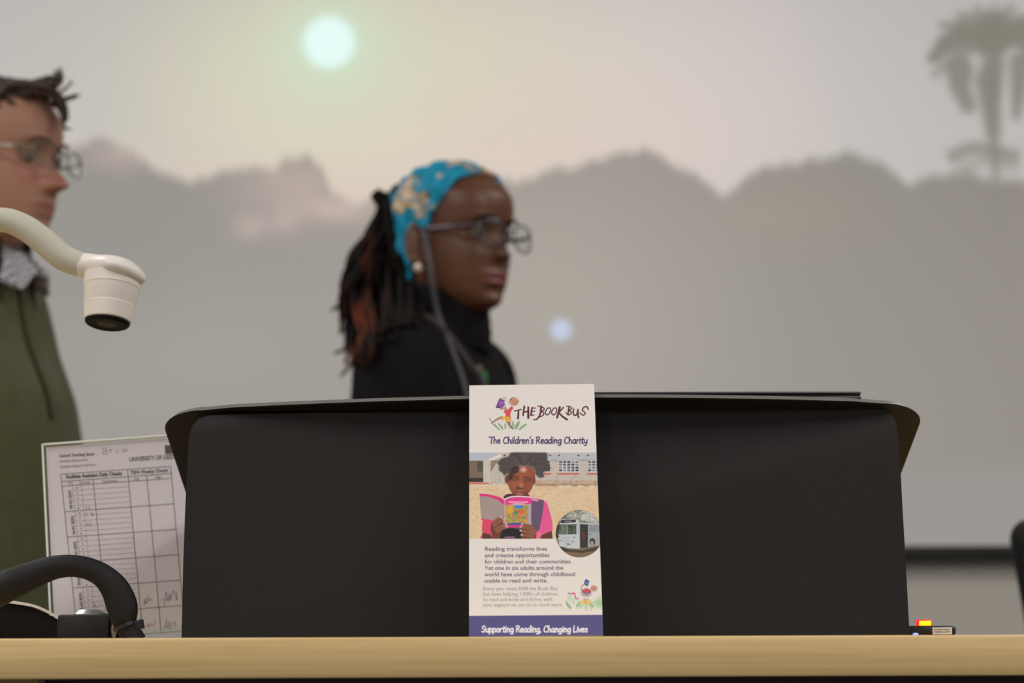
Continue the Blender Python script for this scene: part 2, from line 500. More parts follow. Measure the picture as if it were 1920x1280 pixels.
# unprojected strip of the screen below the picture
strip = nlin((147, 143, 138))
k = np.clip((Y - 850) / 60, 0, 1)[..., None]
img2 = cv.C * (1 - k) + strip * k
AMB = np.array([0.128, 0.121, 0.109])   # what the room lamps already give the white cloth
emis = np.clip(img2 - AMB, 0.004, 4)

scr = empty('projection_screen', (0, YS, z_bar))
tag(scr, 'wide white projection screen on the front wall showing a hazy sunrise over trees', 'screen')
me = grid_mesh('picture', P, emis)
m = bpy.data.materials.new('projected_picture'); m.use_nodes = True
b_ = m.node_tree.nodes['Principled BSDF']; a_ = m.node_tree.nodes.new('ShaderNodeAttribute'); a_.attribute_name = 'Col'
b_.inputs['Base Color'].default_value = (0.42, 0.42, 0.42, 1); b_.inputs['Roughness'].default_value = 0.95; b_.inputs['Specular IOR Level'].default_value = 0.1
m.node_tree.links.new(a_.outputs['Color'], b_.inputs['Emission Color']); b_.inputs['Emission Strength'].default_value = 1.0
link('screen_cloth', me, m, scr)
bm = bmesh.new(); box(bm, (-1.95, YS + .002, z_bot), (1.95, YS + 0.006, 2.83)); obj('backing', bm, mat('screen_backing', (60, 60, 60), 0.8), scr, smooth=False)
bm = bmesh.new(); box(bm, (-2.0, YS - 0.012, z_bar), (2.0, YS + 0.02, z_bot), 0.003); obj('bottom_bar', bm, mat('bar_black', (22, 23, 22), 0.5), scr)
bm = bmesh.new(); box(bm, (-2.05, YS - 0.03, 2.83), (2.05, YS + 0.045, 2.96), 0.01); obj('roller_case', bm, mat('case_white', (215, 215, 212), 0.4), scr)

# ================================================================== desk
DZ = 0.93; DY = 1.56
def wood_mat(name, a, b, scale=1.0):
    m = bpy.data.materials.new(name); m.use_nodes = True; nt = m.node_tree; bs = nt.nodes['Principled BSDF']
    tc = nt.nodes.new('ShaderNodeTexCoord'); mp = nt.nodes.new('ShaderNodeMapping'); mp.inputs['Scale'].default_value = (1.3 * scale, 20 * scale, 60 * scale)
    n = nt.nodes.new('ShaderNodeTexNoise'); n.inputs['Scale'].default_value = 3; n.inputs['Detail'].default_value = 8; n.inputs['Distortion'].default_value = 0.6
    r = nt.nodes.new('ShaderNodeValToRGB'); r.color_ramp.elements[0].position = 0.35; r.color_ramp.elements[1].position = 0.68
    r.color_ramp.elements[0].color = lin(a) + (1,); r.color_ramp.elements[1].color = lin(b) + (1,)
    nt.links.new(tc.outputs['Object'], mp.inputs[0]); nt.links.new(mp.outputs[0], n.inputs['Vector']); nt.links.new(n.outputs['Fac'], r.inputs[0])
    nt.links.new(r.outputs[0], bs.inputs['Base Color']); bs.inputs['Roughness'].default_value = 0.45
    return m
m_wood = wood_mat('beech', (214, 182, 124), (228, 200, 144))
m_wood2 = wood_mat('beech_panel', (176, 150, 112), (190, 164, 124))
dk = empty('desk', (0, DY, 0))
tag(dk, 'long pale beech lecturer desk with thick front edge along the bottom of the photo', 'desk')
bm = bmesh.new(); box(bm, (-1.55, DY, DZ - 0.0288), (1.75, 2.50, DZ), 0.0022, 2); obj('desktop', bm, m_wood, dk)
bm = bmesh.new(); box(bm, (-1.5, DY + 0.03, 0), (-0.343, DY + 0.05, DZ - 0.0288), 0.001); obj('front_panel', bm, m_wood2, dk)
bm = bmesh.new(); box(bm, (-0.342, DY + 0.05, 0.08), (1.70, DY + 0.07, DZ - 0.0288)); obj('recessed_panel', bm, mat('recess_shade', (42, 34, 30), 0.6), dk, smooth=False)  # shade under the desktop put into this panel's dark colour
for x in (-1.5, 1.68):
    bm = bmesh.new(); box(bm, (x, DY + 0.07, 0), (x + 0.022, 2.46, DZ - 0.0288), 0.001); obj('side_panel', bm, m_wood2, dk)

# ================================================================== lectern
m_black = mat('lectern_black', (29, 27, 27), 0.65, spec=0.22, bump=('noise', 1600, 0.2))
m_tray = mat('lectern_tray', (24, 20, 17), 0.6, spec=0.2, bump=('noise', 1600, 0.15))
lec = empty('lectern', (0.025, 1.72, DZ))
tag(lec, 'black desktop lectern with sloping flared top, standing behind the leaflet', 'lectern')
SL = math.tan(math.radians(20))
ZT = at(1010, 737, 1.716).z          # top surface of the tray at its front edge
def tray_z(y): return ZT - (y - 1.716) * SL
th = 0.0042
# body outline measured on the front panel (leans back a little)
out_px = [(340, 1196), (343, 1060), (347, 950), (350, 890), (352, 845), (355, 815), (361, 796), (373, 783), (392, 777), (440, 775), (700, 771), (1010, 766), (1300, 762), (1492, 759.5), (1610, 757.5), (1642, 760), (1662, 767), (1676, 780), (1683, 800), (1686, 830), (1689, 880), (1692, 940), (1699, 1060), (1706, 1193)]
base = DZ
def on_panel(px, py):
    d = ray(px, py)                                   # panel plane, leaning back a little
    t = (1.711 + 0.13 * (EYE.z - DZ)) / (d.y - 0.13 * d.z)
    return EYE + d * t
front = [on_panel(*p) for p in out_px]
front[0].z = base; front[-1].z = base
D = 0.235
bm = bmesh.new()
n_ = len(front)
sl = []
ks = [0.0, 0.004, 0.012, 0.30, 0.62, 1.0]
cx_, cz_ = 0.025, 1.02
for k_, q in enumerate(ks):
    ring = []
    for p in front:
        y = p.y + D * q
        f = 0.996 if k_ == 0 else 1.0
        hmax = tray_z(p.y) - th - base
        hm2 = tray_z(y) - th - base
        z = base + (p.z - base) * (1 if k_ == 0 else min(1.0, hm2 / hmax))
        x = cx_ + (p.x - cx_) * f
        if k_ == 0: z = base + (z - base) * 0.997
        ring.append(Vector((x, y, z)))
    sl.append(ring)
rings(bm, sl, cap=True)
# keep the base closed flat on the desk
obj('cabinet', bm, m_black, lec, sharp=50)
# tray: plan outline with rounded corners and a bowed front edge
xl = at(297, 800, 1.735).x; xr = at(1737, 800, 1.735).x
def tray_outline(inset=0.0):
    pts = []
    x0, x1 = xl + inset, xr - inset; rc = 0.036; xm = (x0 + x1) / 2
    def fy(x): return 1.716 + inset + 0.013 * ((x - 0.06) / 0.27) ** 2
    yb = 2.0 - inset
    def corner(cx, cy, a0, a1, n=10):
        for i in range(n + 1):
            a = math.radians(a0 + (a1 - a0) * i / n); pts.append((cx + rc * math.cos(a), cy + rc * math.sin(a)))
    yl = fy(x0 + rc) + rc + 0.002; yr = fy(x1 - rc) + rc + 0.002
    corner(x0 + rc, yl, 180, 270)
    for i in range(1, 24):
        x = x0 + rc + (x1 - x0 - 2 * rc) * i / 24; pts.append((x, fy(x)))
    corner(x1 - rc, yr, 270, 360)
    corner(x1 - rc, yb - rc, 0, 90, 6); corner(x0 + rc, yb - rc, 90, 180, 6)
    return pts
o0 = tray_outline(0.0008); o1 = tray_outline(0.0)
tr = []
for o_, dz in ((o0, -th), (o1, -th + 0.0006)):
    tr.append([Vector((x, y, tray_z(y) + dz)) for x, y in o_])
tr.append([Vector((x, y, tray_z(y) + 0)) for x, y in tray_outline(0.0030)])
bm = bmesh.new(); rings(bm, tr); tt_ = obj('reading_top', bm, m_tray, lec, sharp=20)
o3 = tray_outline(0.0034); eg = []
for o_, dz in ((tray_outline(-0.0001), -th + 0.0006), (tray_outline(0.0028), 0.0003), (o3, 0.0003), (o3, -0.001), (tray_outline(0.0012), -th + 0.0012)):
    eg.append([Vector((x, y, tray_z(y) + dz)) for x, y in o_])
bm = bmesh.new(); rings(bm, eg, cap=False, closed=True); obj('lit_edge', bm, mat('lit_edge_grey', (104, 102, 100), 0.5), lec, sharp=20)  # lit look of the tray rim put in as a lighter grey strip
# raised stop at the low rear edge of the top
yb = 1.985
bm = bmesh.new(); box(bm, (xl + 0.03, yb, tray_z(yb) - 0.002), (xr - 0.03, yb + 0.008, tray_z(yb) + 0.02), 0.002); obj('book_stop', bm, m_tray, lec)

# flat dark folder lying on the tray
fd_r = at(1612, 741, 1.735).x
mt = Matrix.Translation((fd_r, 1.727, tray_z(1.727) + 0.0004)) @ Matrix.Rotation(math.radians(-20), 4, 'X') @ Matrix.Rotation(math.radians(-0.5), 4, 'Z')
fo = empty('folder', mt.to_translation()); tag(fo, 'thin flat dark grey folder lying on the sloping lectern top', 'folder')
bm = bmesh.new(); box(bm, (-0.30, 0.0, 0.0002), (0, 0.21, 0.0018), 0.0006, 2, mt); obj('lower_cover', bm, mat('folder_grey', (70, 70, 74), 0.45), fo)
bm = bmesh.new(); box(bm, (-0.298, 0.002, 0.0018), (-0.003, 0.207, 0.0042), 0.0, 1, mt); obj('pages', bm, mat('folder_pages', (30, 30, 32), 0.8), fo, smooth=False)
mt2 = mt @ Matrix.Rotation(math.radians(0.35), 4, 'Y')
bm = bmesh.new(); box(bm, (-0.30, 0.0, 0.0045), (0, 0.21, 0.0062), 0.0006, 2, mt2); obj('upper_cover', bm, MATS['folder_grey'], fo)

# ================================================================== small conference unit on the right
cu = empty('desk_microphone_unit', at(1750, 1192, 1.76)); cu.location.z = DZ
tag(cu, 'small black desk box with glowing orange light and white sticker, right of the lectern', 'electronic box')
a0 = at(1700, 1173, 1.745); a1 = at(1793, 1173, 1.745)
bm = bmesh.new(); box(bm, (a0.x, 1.745, DZ), (a1.x, 1.83, a0.z), 0.0025, 3); obj('housing', bm, mat('unit_black', (24, 23, 24), 0.4), cu)
l0 = at(1719, 1161, 1.76); l1 = at(1747, 1172, 1.76)
bm = bmesh.new(); box(bm, (l0.x, 1.757, a0.z - 0.0005), (l1.x, 1.766, l0.z), 0.0014, 3)
il = obj('indicator_light', bm, mat('led_red', (200, 30, 30), 0.4, emit=(255, 50, 50), estr=1.1), cu)
bm = bmesh.new(); box(bm, (l0.x + 0.0012, 1.7562, a0.z + 0.0003), (l1.x - 0.0012, 1.7575, l0.z - 0.0012), 0.0005, 2)
obj('light_core', bm, mat('led_yellow', (255, 200, 30), 0.4, emit=(255, 214, 10), estr=1.6), il)
s0 = at(1748, 1176, 1.7448); s1 = at(1785, 1192, 1.7448)
pl = Plane((s0.x, 1.7448, DZ + 0.0012), (1, 0, 0), (0, 0, 1))
bm = bmesh.new(); box(bm, (s0.x, 1.7444, DZ + 0.001), (s1.x, 1.7451, s0.z), 0.0002, 1); stk = obj('sticker', bm, mat('sticker_white', (240, 232, 222), 0.7), cu)
bm = bmesh.new()
rr = random.Random(3)
for row, y_ in enumerate((1179.5, 1184.2)):
    x_ = 1750.5 + (1 if row else 0)
    while x_ < 1782:
        w_ = rr.uniform(0.8, 2.4); put_line(bm, Plane((s0.x, 1.7443, DZ), (1, 0, 0), (0, 0, 1)), (x_, y_ + rr.uniform(-.5, .5)), (x_ + w_, y_ + rr.uniform(-.5, .5)), rr.uniform(1.0, 2.2)); x_ += w_ + rr.uniform(0.4, 1.0)
obj('small_print', bm, mat('ink_grey', (110, 106, 102), 0.8), stk, smooth=False)
lb = at(1717, 1190, 1.744)
bm = bmesh.new(); bmesh.ops.create_uvsphere(bm, u_segments=16, v_segments=10, radius=0.0024, matrix=Matrix.Translation((lb.x, 1.7450, DZ + 0.0012)) @ Matrix.Scale(0.5, 4, (0, 0, 1)))
obj('blue_light', bm, mat('led_blue', (150, 170, 240), 0.4, emit=(150, 170, 250), estr=1.0), cu)

# ================================================================== office chair behind, far right
m_ch = mat('chair_fabric', (15, 16, 20), 0.85, bump=('noise', 400, 0.4))
m_chp = mat('chair_plastic', (22, 22, 24), 0.5)
CY = 3.0
ctl = at(1886, 985, CY); chx = ctl.x + 0.236; ztop = at(1889, 971, CY).z
ch = empty('office_chair', (chx, CY + 0.2, 0)); tag(ch, 'black office chair at the far right edge, behind the desk', 'chair')
def pad(w0, w1, h, t, mtx, n=7):
    """rounded cushion, width w0 at the bottom and w1 at the top"""
    bm = bmesh.new(); rs = []
    R0 = t * 0.48
    qs = [R0 * (1 - math.cos(a * PI / 16)) / h for a in range(9)]
    qs = qs + [k_ / 8 for k_ in range(1, 8)] + [1 - v for v in qs[::-1]]
    for q in qs:
        z = h * q; ww = w0 + (w1 - w0) * q; s_ = min(z, h - z)
        r_in = R0 - math.sqrt(max(0, R0 * R0 - (R0 - s_) ** 2)) if s_ < R0 else 0.0
        rs.append([mtx @ p for p in ell_ring((0, 0, z), (ww / 2 - r_in, 0, 0), (0, t / 2 - r_in, 0), 40, 0.45)])
    rings(bm, rs); return bm
mb = Matrix.Translation((chx, CY + 0.02, ztop - 0.50)) @ Matrix.Rotation(math.radians(5), 4, 'X')
obj('backrest', pad(0.31, 0.478, 0.50, 0.07, mb), m_ch, ch, sharp=80)
ms = Matrix.Translation((chx, CY + 0.02, 0.47)) @ Matrix.Rotation(math.radians(-90), 4, 'X')
obj('seat', pad(0.48, 0.46, 0.47, 0.08, ms), m_ch, ch, sharp=80)
bm = bmesh.new(); tube(bm, [(chx, CY + 0.22, 0.42), (chx, CY + 0.03, 0.41), (chx, CY - 0.03, 0.52), (chx, CY - 0.035, 0.72)], 0.018, 10, smooth_n=4); obj('back_support', bm, m_chp, ch)
bm = bmesh.new(); tube(bm, [(chx, CY + 0.25, 0.13), (chx, CY + 0.25, 0.43)], 0.025, 16); obj('gas_lift', bm, m_chp, ch)
bm = bmesh.new()
for k_ in range(5):
    a = 2 * PI * k_ / 5 + 0.3; tube(bm, [(chx, CY + 0.25, 0.13), (chx + .16 * math.cos(a), CY + .25 + .16 * math.sin(a), 0.105), (chx + .29 * math.cos(a), CY + .25 + .29 * math.sin(a), 0.085)], [0.026, 0.02, 0.015], 10)
st_ = obj('star_base', bm, m_chp, ch)
for k_ in range(5):
    a = 2 * PI * k_ / 5 + 0.3; c = Vector((chx + .29 * math.cos(a), CY + .25 + .29 * math.sin(a), 0.03))
    bm = bmesh.new(); lathe(bm, [(0.02, -0.02), (0.03, -0.016), (0.03, 0.016), (0.02, 0.02)], Matrix.Translation(c) @ Matrix.Rotation(a + PI / 2, 4, 'Z') @ Matrix.Rotation(PI / 2, 4, 'Y'), 20); obj('castor', bm, m_chp, st_)
# ================================================================== the leaflet
BL = at(879.5, 1194.5, 1.622); BR = at(1131, 1192.5, 1.622); TL = at(895, 724, 1.7155); TR = at(1129, 720.5, 1.7155)
R_ = ((BR - BL) + (TR - TL)).normalized(); U_ = ((TL + TR) - (BL + BR)); LH = U_.length / 2; U_ = (U_ - R_ * U_.dot(R_)).normalized()
LWD = ((BR - BL).length + (TR - TL).length) / 2
O_ = (BL + BR) / 2 - R_ * LWD / 2
if O_.z < DZ: O_.z = DZ + 0.0002
lp = Plane(O_, R_, U_)
if lp.N.y > 0: lp.N = -lp.N
leaf = empty('leaflet', (O_.x + LWD / 2, O_.y, DZ)); tag(leaf, 'tall white charity leaflet propped upright against the front of the black lectern', 'leaflet')
m_paper = mat('paper', (238, 232, 226), 0.6, spec=0.3)
bm = bmesh.new()
c8 = [lp.pt(a, b, o) for o in (-0.0006, -0.00005) for a, b in ((0, 0), (LWD, 0), (LWD, LH), (0, LH))]
vs = [bm.verts.new(p) for p in c8]
for q in ((0, 1, 2, 3), (4, 5, 6, 7), (0, 1, 5, 4), (1, 2, 6, 5), (2, 3, 7, 6), (3, 0, 4, 7)): bm.faces.new([vs[i] for i in q])
obj('paper_sheet', bm, m_paper, leaf, smooth=False)

ga, gb = np.meshgrid(np.linspace(0.0, LWD, 500), np.linspace(LH, 0.0, 1080))
GP = lp.grid(ga, gb, 0.00005)
LX, LY = to_px(GP)
WHITE = (232, 226, 222)
c = Canvas(LX, LY, nlin(WHITE))
# -- photograph on the leaflet (drawn in its own enlarged frame)
c.use(880, 840, 7.112)
def p4(pts, col, **k): c.poly(pts, col, **k)
c.poly([(-60, 62), (1860, 58), (1860, 1207), (-60, 1207)], (226, 200, 166), tex=0.10, seed=4, tsc=0.45)
c.blotch(-60, 520, 1860, 1207, [(214, 180, 140), (236, 214, 182), (206, 176, 132)], 0.16, 0.58, 11, 0.35, 2.0)
# building
c.poly([(-60, 60), (1860, 58), (1860, 170), (-60, 165)], (190, 192, 200))
c.poly([(-60, 160), (1860, 155), (1860, 520), (-60, 470)], (200, 190, 180), tex=0.06, seed=9, tsc=0.5)
c.poly([(-60, 60), (400, 62), (255, 150), (-60, 160)], (186, 192, 204))
c.poly([(255, 140), (400, 60), (520, 60), (520, 500), (270, 500)], (198, 190, 182))
c.poly([(185, 160), (262, 150), (285, 490), (185, 490)], (206, 198, 190))
c.poly([(260, 145), (420, 72), (430, 110), (280, 170)], (228, 224, 220))
c.poly([(285, 165), (385, 160), (285, 320)], (150, 126, 112))
c.poly([(-60, 165), (186, 165), (186, 450), (-60, 450)], (126, 108, 92))
c.poly([(105, 175), (180, 175), (178, 310), (108, 310)], (86, 80, 72))
c.poly([(-60, 395), (186, 395), (186, 450), (-60, 450)], (58, 50, 46))
c.poly([(-60, 455), (262, 458), (262, 480), (-60, 482)], (214, 112, 92), soft=0.5)
c.poly([(-60, 484), (262, 482), (500, 470), (500, 500), (240, 505), (-60, 512)], (222, 206, 190))
for x in (470, 1078, 1198, 1455, 1583): c.ell(x, 97, 17, 10, (120, 60, 66))
c.poly([(1085, 150), (1800, 145), (1800, 170), (1085, 178)], (170, 170, 176))
for x0, x1 in ((1000, 1085), (1190, 1465), (1580, 1790)):
    c.poly([(x0, 158), (x1, 155), (x1, 325), (x0, 325)], (206, 208, 212))
    n = max(1, int((x1 - x0) / 52)); dx = (x1 - x0) / n
    for i in range(n):
        for j in range(4):
            xx = x0 + i * dx + 6; yy = 168 + j * 38
            col = [(96, 98, 104), (76, 74, 78), (120, 126, 140), (84, 84, 84), (150, 150, 148)][(i * 3 + j * 2) % 5]
            c.poly([(xx, yy), (xx + dx - 14, yy), (xx + dx - 14, yy + 27), (xx, yy + 27)], col, soft=0.3)
    c.poly([(x0 - 10, 330), (x1 + 4, 328), (x1 + 4, 352), (x0 - 10, 354)], (204, 110, 92), soft=0.4)
c.stroke([(1370, 410), (1420, 350)], 9, (150, 140, 134)); c.stroke([(1170, 330), (1170, 410)], 8, (166, 156, 150))
c.poly([(880, 470), (1800, 480), (1800, 498), (880, 500)], (140, 128, 120), soft=1.0)
c.blotch(880, 425, 1790, 520, [(190, 150, 116), (150, 140, 104), (214, 170, 140)], 0.55, 0.5, 21, 0.8)
c.blotch(280, 400, 520, 490, [(216, 210, 200), (170, 164, 140)], 0.5, 0.5, 23, 0.6)
for x in (1230, 1330, 1480, 1640, 1730): c.ell(x, 508, 44, 12, (226, 214, 198))
# shirt and pinafore
c.poly([(500, 610), (790, 615), (830, 660), (1000, 700), (1060, 800), (1110, 1090), (960, 1160), (900, 1207), (200, 1207), (175, 1130), (200, 900), (430, 700)], (232, 92, 150), sm=4)
c.poly([(190, 930), (300, 940), (290, 1150), (175, 1125)], (222, 74, 112), sm=3)
c.poly([(820, 670), (995, 692), (985, 830), (935, 1090), (850, 1140), (820, 900)], (104, 86, 116))
c.poly([(455, 640), (520, 608), (790, 615), (800, 640), (640, 650), (470, 680)], (74, 44, 66))
c.poly([(800, 625), (930, 700), (905, 712), (815, 690)], (238, 140, 176))
c.poly([(420, 1060), (900, 1050), (880, 1207), (400, 1207)], (98, 78, 100))
c.ell(560, 1150, 150, 85, (34, 32, 36)); c.poly([(400, 1150), (700, 1150), (700, 1207), (400, 1207)], (36, 32, 38))
c.poly([(455, 1200), (480, 1175), (600, 1172), (612, 1203)], (120, 92, 116))
c.poly([(905, 1120), (940, 1110), (1010, 1160), (980, 1207), (900, 1207)], (236, 120, 150))
c.poly([(960, 1160), (1100, 1100), (1112, 1207), (940, 1207)], (100, 60, 50), sm=0)
c.poly([(175, 1125), (280, 1150), (330, 1207), (165, 1207)], (92, 58, 48))
# head
c.poly([(500, 400), (520, 300), (600, 250), (760, 240), (860, 280), (880, 400), (850, 500), (800, 590), (750, 625), (690, 640), (610, 620), (560, 590), (520, 500)], (148, 84, 62), sm=4)
c.ell(505, 415, 34, 56, (120, 66, 48)); c.ell(860, 430, 24, 50, (132, 74, 54))
c.poly([(580, 590), (780, 585), (770, 640), (590, 640)], (104, 58, 44))
c.ell(690, 330, 120, 80, (160, 88, 64), soft=5); c.ell(722, 285, 34, 28, (220, 180, 160), soft=3)
c.ell(620, 480, 60, 46, (168, 92, 66), soft=5); c.ell(770, 500, 50, 50, (150, 80, 58), soft=5)
c.ell(690, 480, 26, 66, (172, 102, 76), soft=3); c.ell(672, 530, 48, 22, (96, 50, 40), soft=1.2); c.ell(690, 500, 24, 26, (186, 124, 96), soft=2)
for x, y in ((612, 415), (775, 430)):
    c.ell(x, y, 44, 18, (70, 40, 36), soft=1.0); c.ell(x, y + 4, 20, 5, (150, 124, 112), soft=0.7); c.ell(x, y - 6, 34, 9, (120, 72, 56), soft=0.8)
c.stroke([(560, 385), (612, 370), (660, 388)], 12, (70, 42, 34), sm=4, soft=0.8); c.stroke([(725, 395), (780, 388), (828, 410)], 12, (70, 42, 34), sm=4, soft=0.8)
c.ell(672, 600, 62, 22, (170, 100, 96), soft=0.9); c.stroke([(612, 590), (672, 586), (735, 592)], 7, (84, 40, 38), sm=3); c.ell(672, 572, 50, 10, (140, 78, 66), soft=1)
c.ell(672, 560, 22, 8, (182, 120, 100), soft=1)
# hair: a wide tousled cloud
hair = [(545, 62), (640, 52), (900, 55), (1035, 62), (1045, 150), (1085, 260), (1060, 300), (990, 320), (1000, 380), (930, 395), (880, 340), (860, 270), (760, 240), (640, 240), (660, 300), (600, 350), (520, 330), (470, 370), (440, 330), (390, 290), (400, 240), (370, 190), (440, 130), (520, 110)]
c.poly(hair, (84, 76, 76), soft=1.6, tex=0.35, seed=8, tsc=0.7, sm=3)
rh = random.Random(9)
for i in range(170):
    a = rh.uniform(-0.35, PI + 0.35); r0 = rh.uniform(60, 160); r1 = r0 + rh.uniform(60, 190)
    p0 = (715 + r0 * 1.15 * math.cos(a), 260 - r0 * 0.75 * math.sin(a)); p1 = (715 + min(r1, 335) * 1.1 * math.cos(a + rh.uniform(-.12, .12)), max(58, 255 - min(r1, 290) * 0.78 * math.sin(a)))
    if p0[1] > 235 and 560 < p0[0] < 850: continue
    v = rh.choice([(60, 54, 54), (104, 96, 98), (128, 118, 120), (74, 64, 60), (48, 42, 42)])
    c.stroke([p0, ((p0[0] + p1[0]) / 2 + rh.uniform(-12, 12), (p0[1] + p1[1]) / 2), p1], rh.uniform(5, 12), v, soft=0.6, a=0.55, sm=2, w1=3)
c.poly([(540, 330), (580, 250), (660, 240), (650, 310), (590, 350), (560, 420), (520, 420)], (64, 46, 42), soft=1.5, sm=3)
# book
c.poly([(133, 606), (300, 620), (460, 685), (470, 1000), (400, 990), (160, 962)], (168, 152, 148))
c.poly([(133, 606), (250, 612), (400, 650), (462, 690), (462, 756), (380, 690), (250, 645), (140, 640)], (226, 52, 128))
c.poly([(160, 935), (330, 962), (330, 990), (160, 962)], (230, 60, 120))
c.poly([(460, 690), (560, 655), (700, 650), (828, 662), (820, 1055), (700, 1060), (480, 1050)], (180, 172, 172))
c.poly([(460, 690), (560, 655), (700, 650), (828, 660), (826, 745), (700, 745), (560, 748), (462, 768)], (230, 66, 146))
c.stroke([(462, 685), (540, 652), (640, 642), (740, 646), (828, 656)], 16, (232, 220, 226), sm=4)
c.poly([(484, 770), (785, 752), (780, 1000), (505, 1004)], (206, 156, 74))
c.blotch(486, 760, 782, 1000, [(196, 70, 60), (70, 130, 190), (216, 186, 70), (90, 150, 90), (226, 120, 80), (150, 170, 70)], 0.5, 0.56, 31, 0.95)
c.poly([(600, 765), (720, 758), (715, 800), (605, 805)], (70, 140, 206), soft=1)
c.ell(680, 850, 60, 34, (216, 110, 76), soft=1.2); c.ell(625, 860, 22, 30, (70, 150, 110), soft=1); c.ell(540, 820, 46, 60, (222, 170, 66), soft=1.5)
c.poly([(505, 1000), (700, 990), (700, 1022), (510, 1026)], (62, 88, 170))
c.poly([(510, 1026), (700, 1020), (690, 1056), (512, 1056)], (226, 50, 130))
c.stroke([(473, 690), (478, 1040)], 10, (196, 184, 184))
for y_, x0, x1 in ((718, 530, 785), (742, 585, 725)):
    x_ = x0
    while x_ < x1: c.stroke([(x_, y_), (x_ + 9, y_)], 13, (244, 196, 220), soft=0.3); x_ += 17
# hands
SK = (146, 94, 72); SD = (112, 66, 50); NL = (222, 186, 172)
c.poly([(330, 970), (400, 930), (450, 990), (430, 1110), (400, 1207), (330, 1207), (285, 1100), (290, 1020)], SD, sm=3)
for a, b in (((330, 985), (412, 918)), ((330, 1030), (462, 946)), ((350, 1075), (488, 1010)), ((370, 1110), (500, 1048))):
    c.stroke([a, ((a[0] + b[0]) / 2, (a[1] + b[1]) / 2 - 6), b], 40, SK, soft=0.5, w1=28); c.ell(b[0] + 2, b[1], 15, 10, NL)
c.poly([(880, 1080), (840, 1030), (760, 1010), (700, 1060), (690, 1160), (730, 1207), (880, 1207)], SD, sm=3)
for a, b in (((850, 1060), (705, 1010)), ((870, 1100), (690, 1048)), ((870, 1140), (685, 1098)), ((840, 1180), (700, 1155))):
    c.stroke([a, ((a[0] + b[0]) / 2, (a[1] + b[1]) / 2 - 4), b], 44, SK, soft=0.5, w1=30); c.ell(b[0] - 2, b[1], 15, 11, NL)
# trim the photograph's lower edge with paper white
c.poly([(-40, 1207), (1900, 1207), (1900, 1500), (-40, 1500)], WHITE, soft=0.3)
# -- round bus picture
c.use(1040, 940, 5.82)
bx, by, br = 270, 350, 259
Cs = c.C.copy()
c.ell(bx, by, br + 4, br + 4, (122, 130, 112))
c.blotch(10, 90, 540, 300, [(96, 104, 84), (84, 88, 76), (60, 66, 54)], 0.5, 0.5, 41, 0.9)
c.ell(390, 165, 110, 60, (214, 214, 208), soft=3, rot=0.3); c.ell(200, 150, 50, 30, (190, 196, 190), soft=2)
c.blotch(120, 95, 520, 230, [(104, 100, 92), (70, 68, 60), (232, 232, 228)], 1.1, 0.55, 43, 0.9)
c.poly([(0, 440), (545, 440), (545, 620), (0, 620)], (128, 106, 82)); c.poly([(0, 480), (60, 480), (150, 520), (300, 535), (545, 470), (545, 520), (300, 560), (60, 540)], (70, 62, 52), soft=1.2)
c.poly([(10, 250), (50, 250), (45, 400), (10, 400)], (58, 58, 52))
c.poly([(268, 232), (530, 236), (535, 470), (270, 512)], (164, 170, 176))
c.poly([(62, 200), (90, 188), (230, 192), (270, 212), (272, 515), (150, 510), (48, 485), (42, 380)], (196, 204, 210))
c.poly([(62, 210), (90, 197), (232, 196), (232, 226), (66, 236)], (54, 54, 56)); c.stroke([(112, 215), (178, 214)], 10, (140, 142, 144))
c.poly([(50, 250), (240, 246), (258, 270), (258, 355), (48, 360)], (74, 84, 80)); c.poly([(70, 260), (135, 258), (130, 352), (62, 356)], (108, 124, 108)); c.stroke([(140, 255), (138, 355)], 7, (180, 188, 190))
c.poly([(150, 262), (230, 262), (230, 345), (150, 350)], (66, 70, 62)); c.blotch(60, 255, 240, 350, [(130, 146, 120), (50, 60, 52)], 0.9, 0.55, 47, 0.8)
c.stroke([(245, 262), (248, 350)], 16, (212, 220, 224)); c.poly([(235, 235), (268, 225), (278, 240), (272, 360), (250, 360)], (176, 186, 194), a=0.7)
c.poly([(276, 245), (364, 252), (362, 500), (278, 508)], (58, 50, 50)); c.ell(312, 370, 20, 30, (112, 52, 50), soft=2); c.stroke([(318, 250), (318, 505)], 5, (84, 74, 72))
c.poly([(375, 258), (470, 262), (470, 330), (375, 330)], (140, 148, 152)); c.poly([(478, 262), (528, 265), (528, 330), (478, 330)], (132, 140, 146)); c.stroke([(455, 265), (520, 268)], 6, (90, 96, 104))
c.stroke([(268, 236), (530, 240)], 7, (206, 212, 216)); c.ell(310, 185, 26, 20, (196, 200, 202)); c.ell(385, 358, 7, 7, (90, 50, 50)); c.ell(412, 440, 32, 42, (54, 50, 50)); c.ell(408, 460, 18, 34, (158, 154, 150)); c.stroke([(470, 400), (468, 430)], 6, (96, 110, 100)); c.stroke([(400, 380), (440, 378)], 5, (150, 164, 156))
for x, y in ((63, 424), (197, 434)): c.ell(x, y, 15, 11, (110, 114, 120)); c.ell(x + 3, y, 7, 6, (210, 214, 216))
c.ell(215, 388, 10, 9, (150, 100, 86)); c.ell(52, 382, 9, 7, (170, 120, 104)); c.poly([(88, 390), (170, 388), (170, 448), (90, 448)], (184, 194, 202)); c.stroke([(95, 392), (165, 388)], 5, (160, 168, 176)); c.stroke([(132, 462), (165, 465)], 12, (84, 86, 92)); c.stroke([(100, 487), (140, 489)], 7, (150, 154, 160))
xx_, yy_ = c.tf(bx, by); q_ = np.clip((br / 5.82 - np.hypot(c.X - xx_, c.Y - yy_)) / 0.5 + 0.5, 0, 1)[..., None]
c.C = Cs * (1 - q_) + c.C * q_
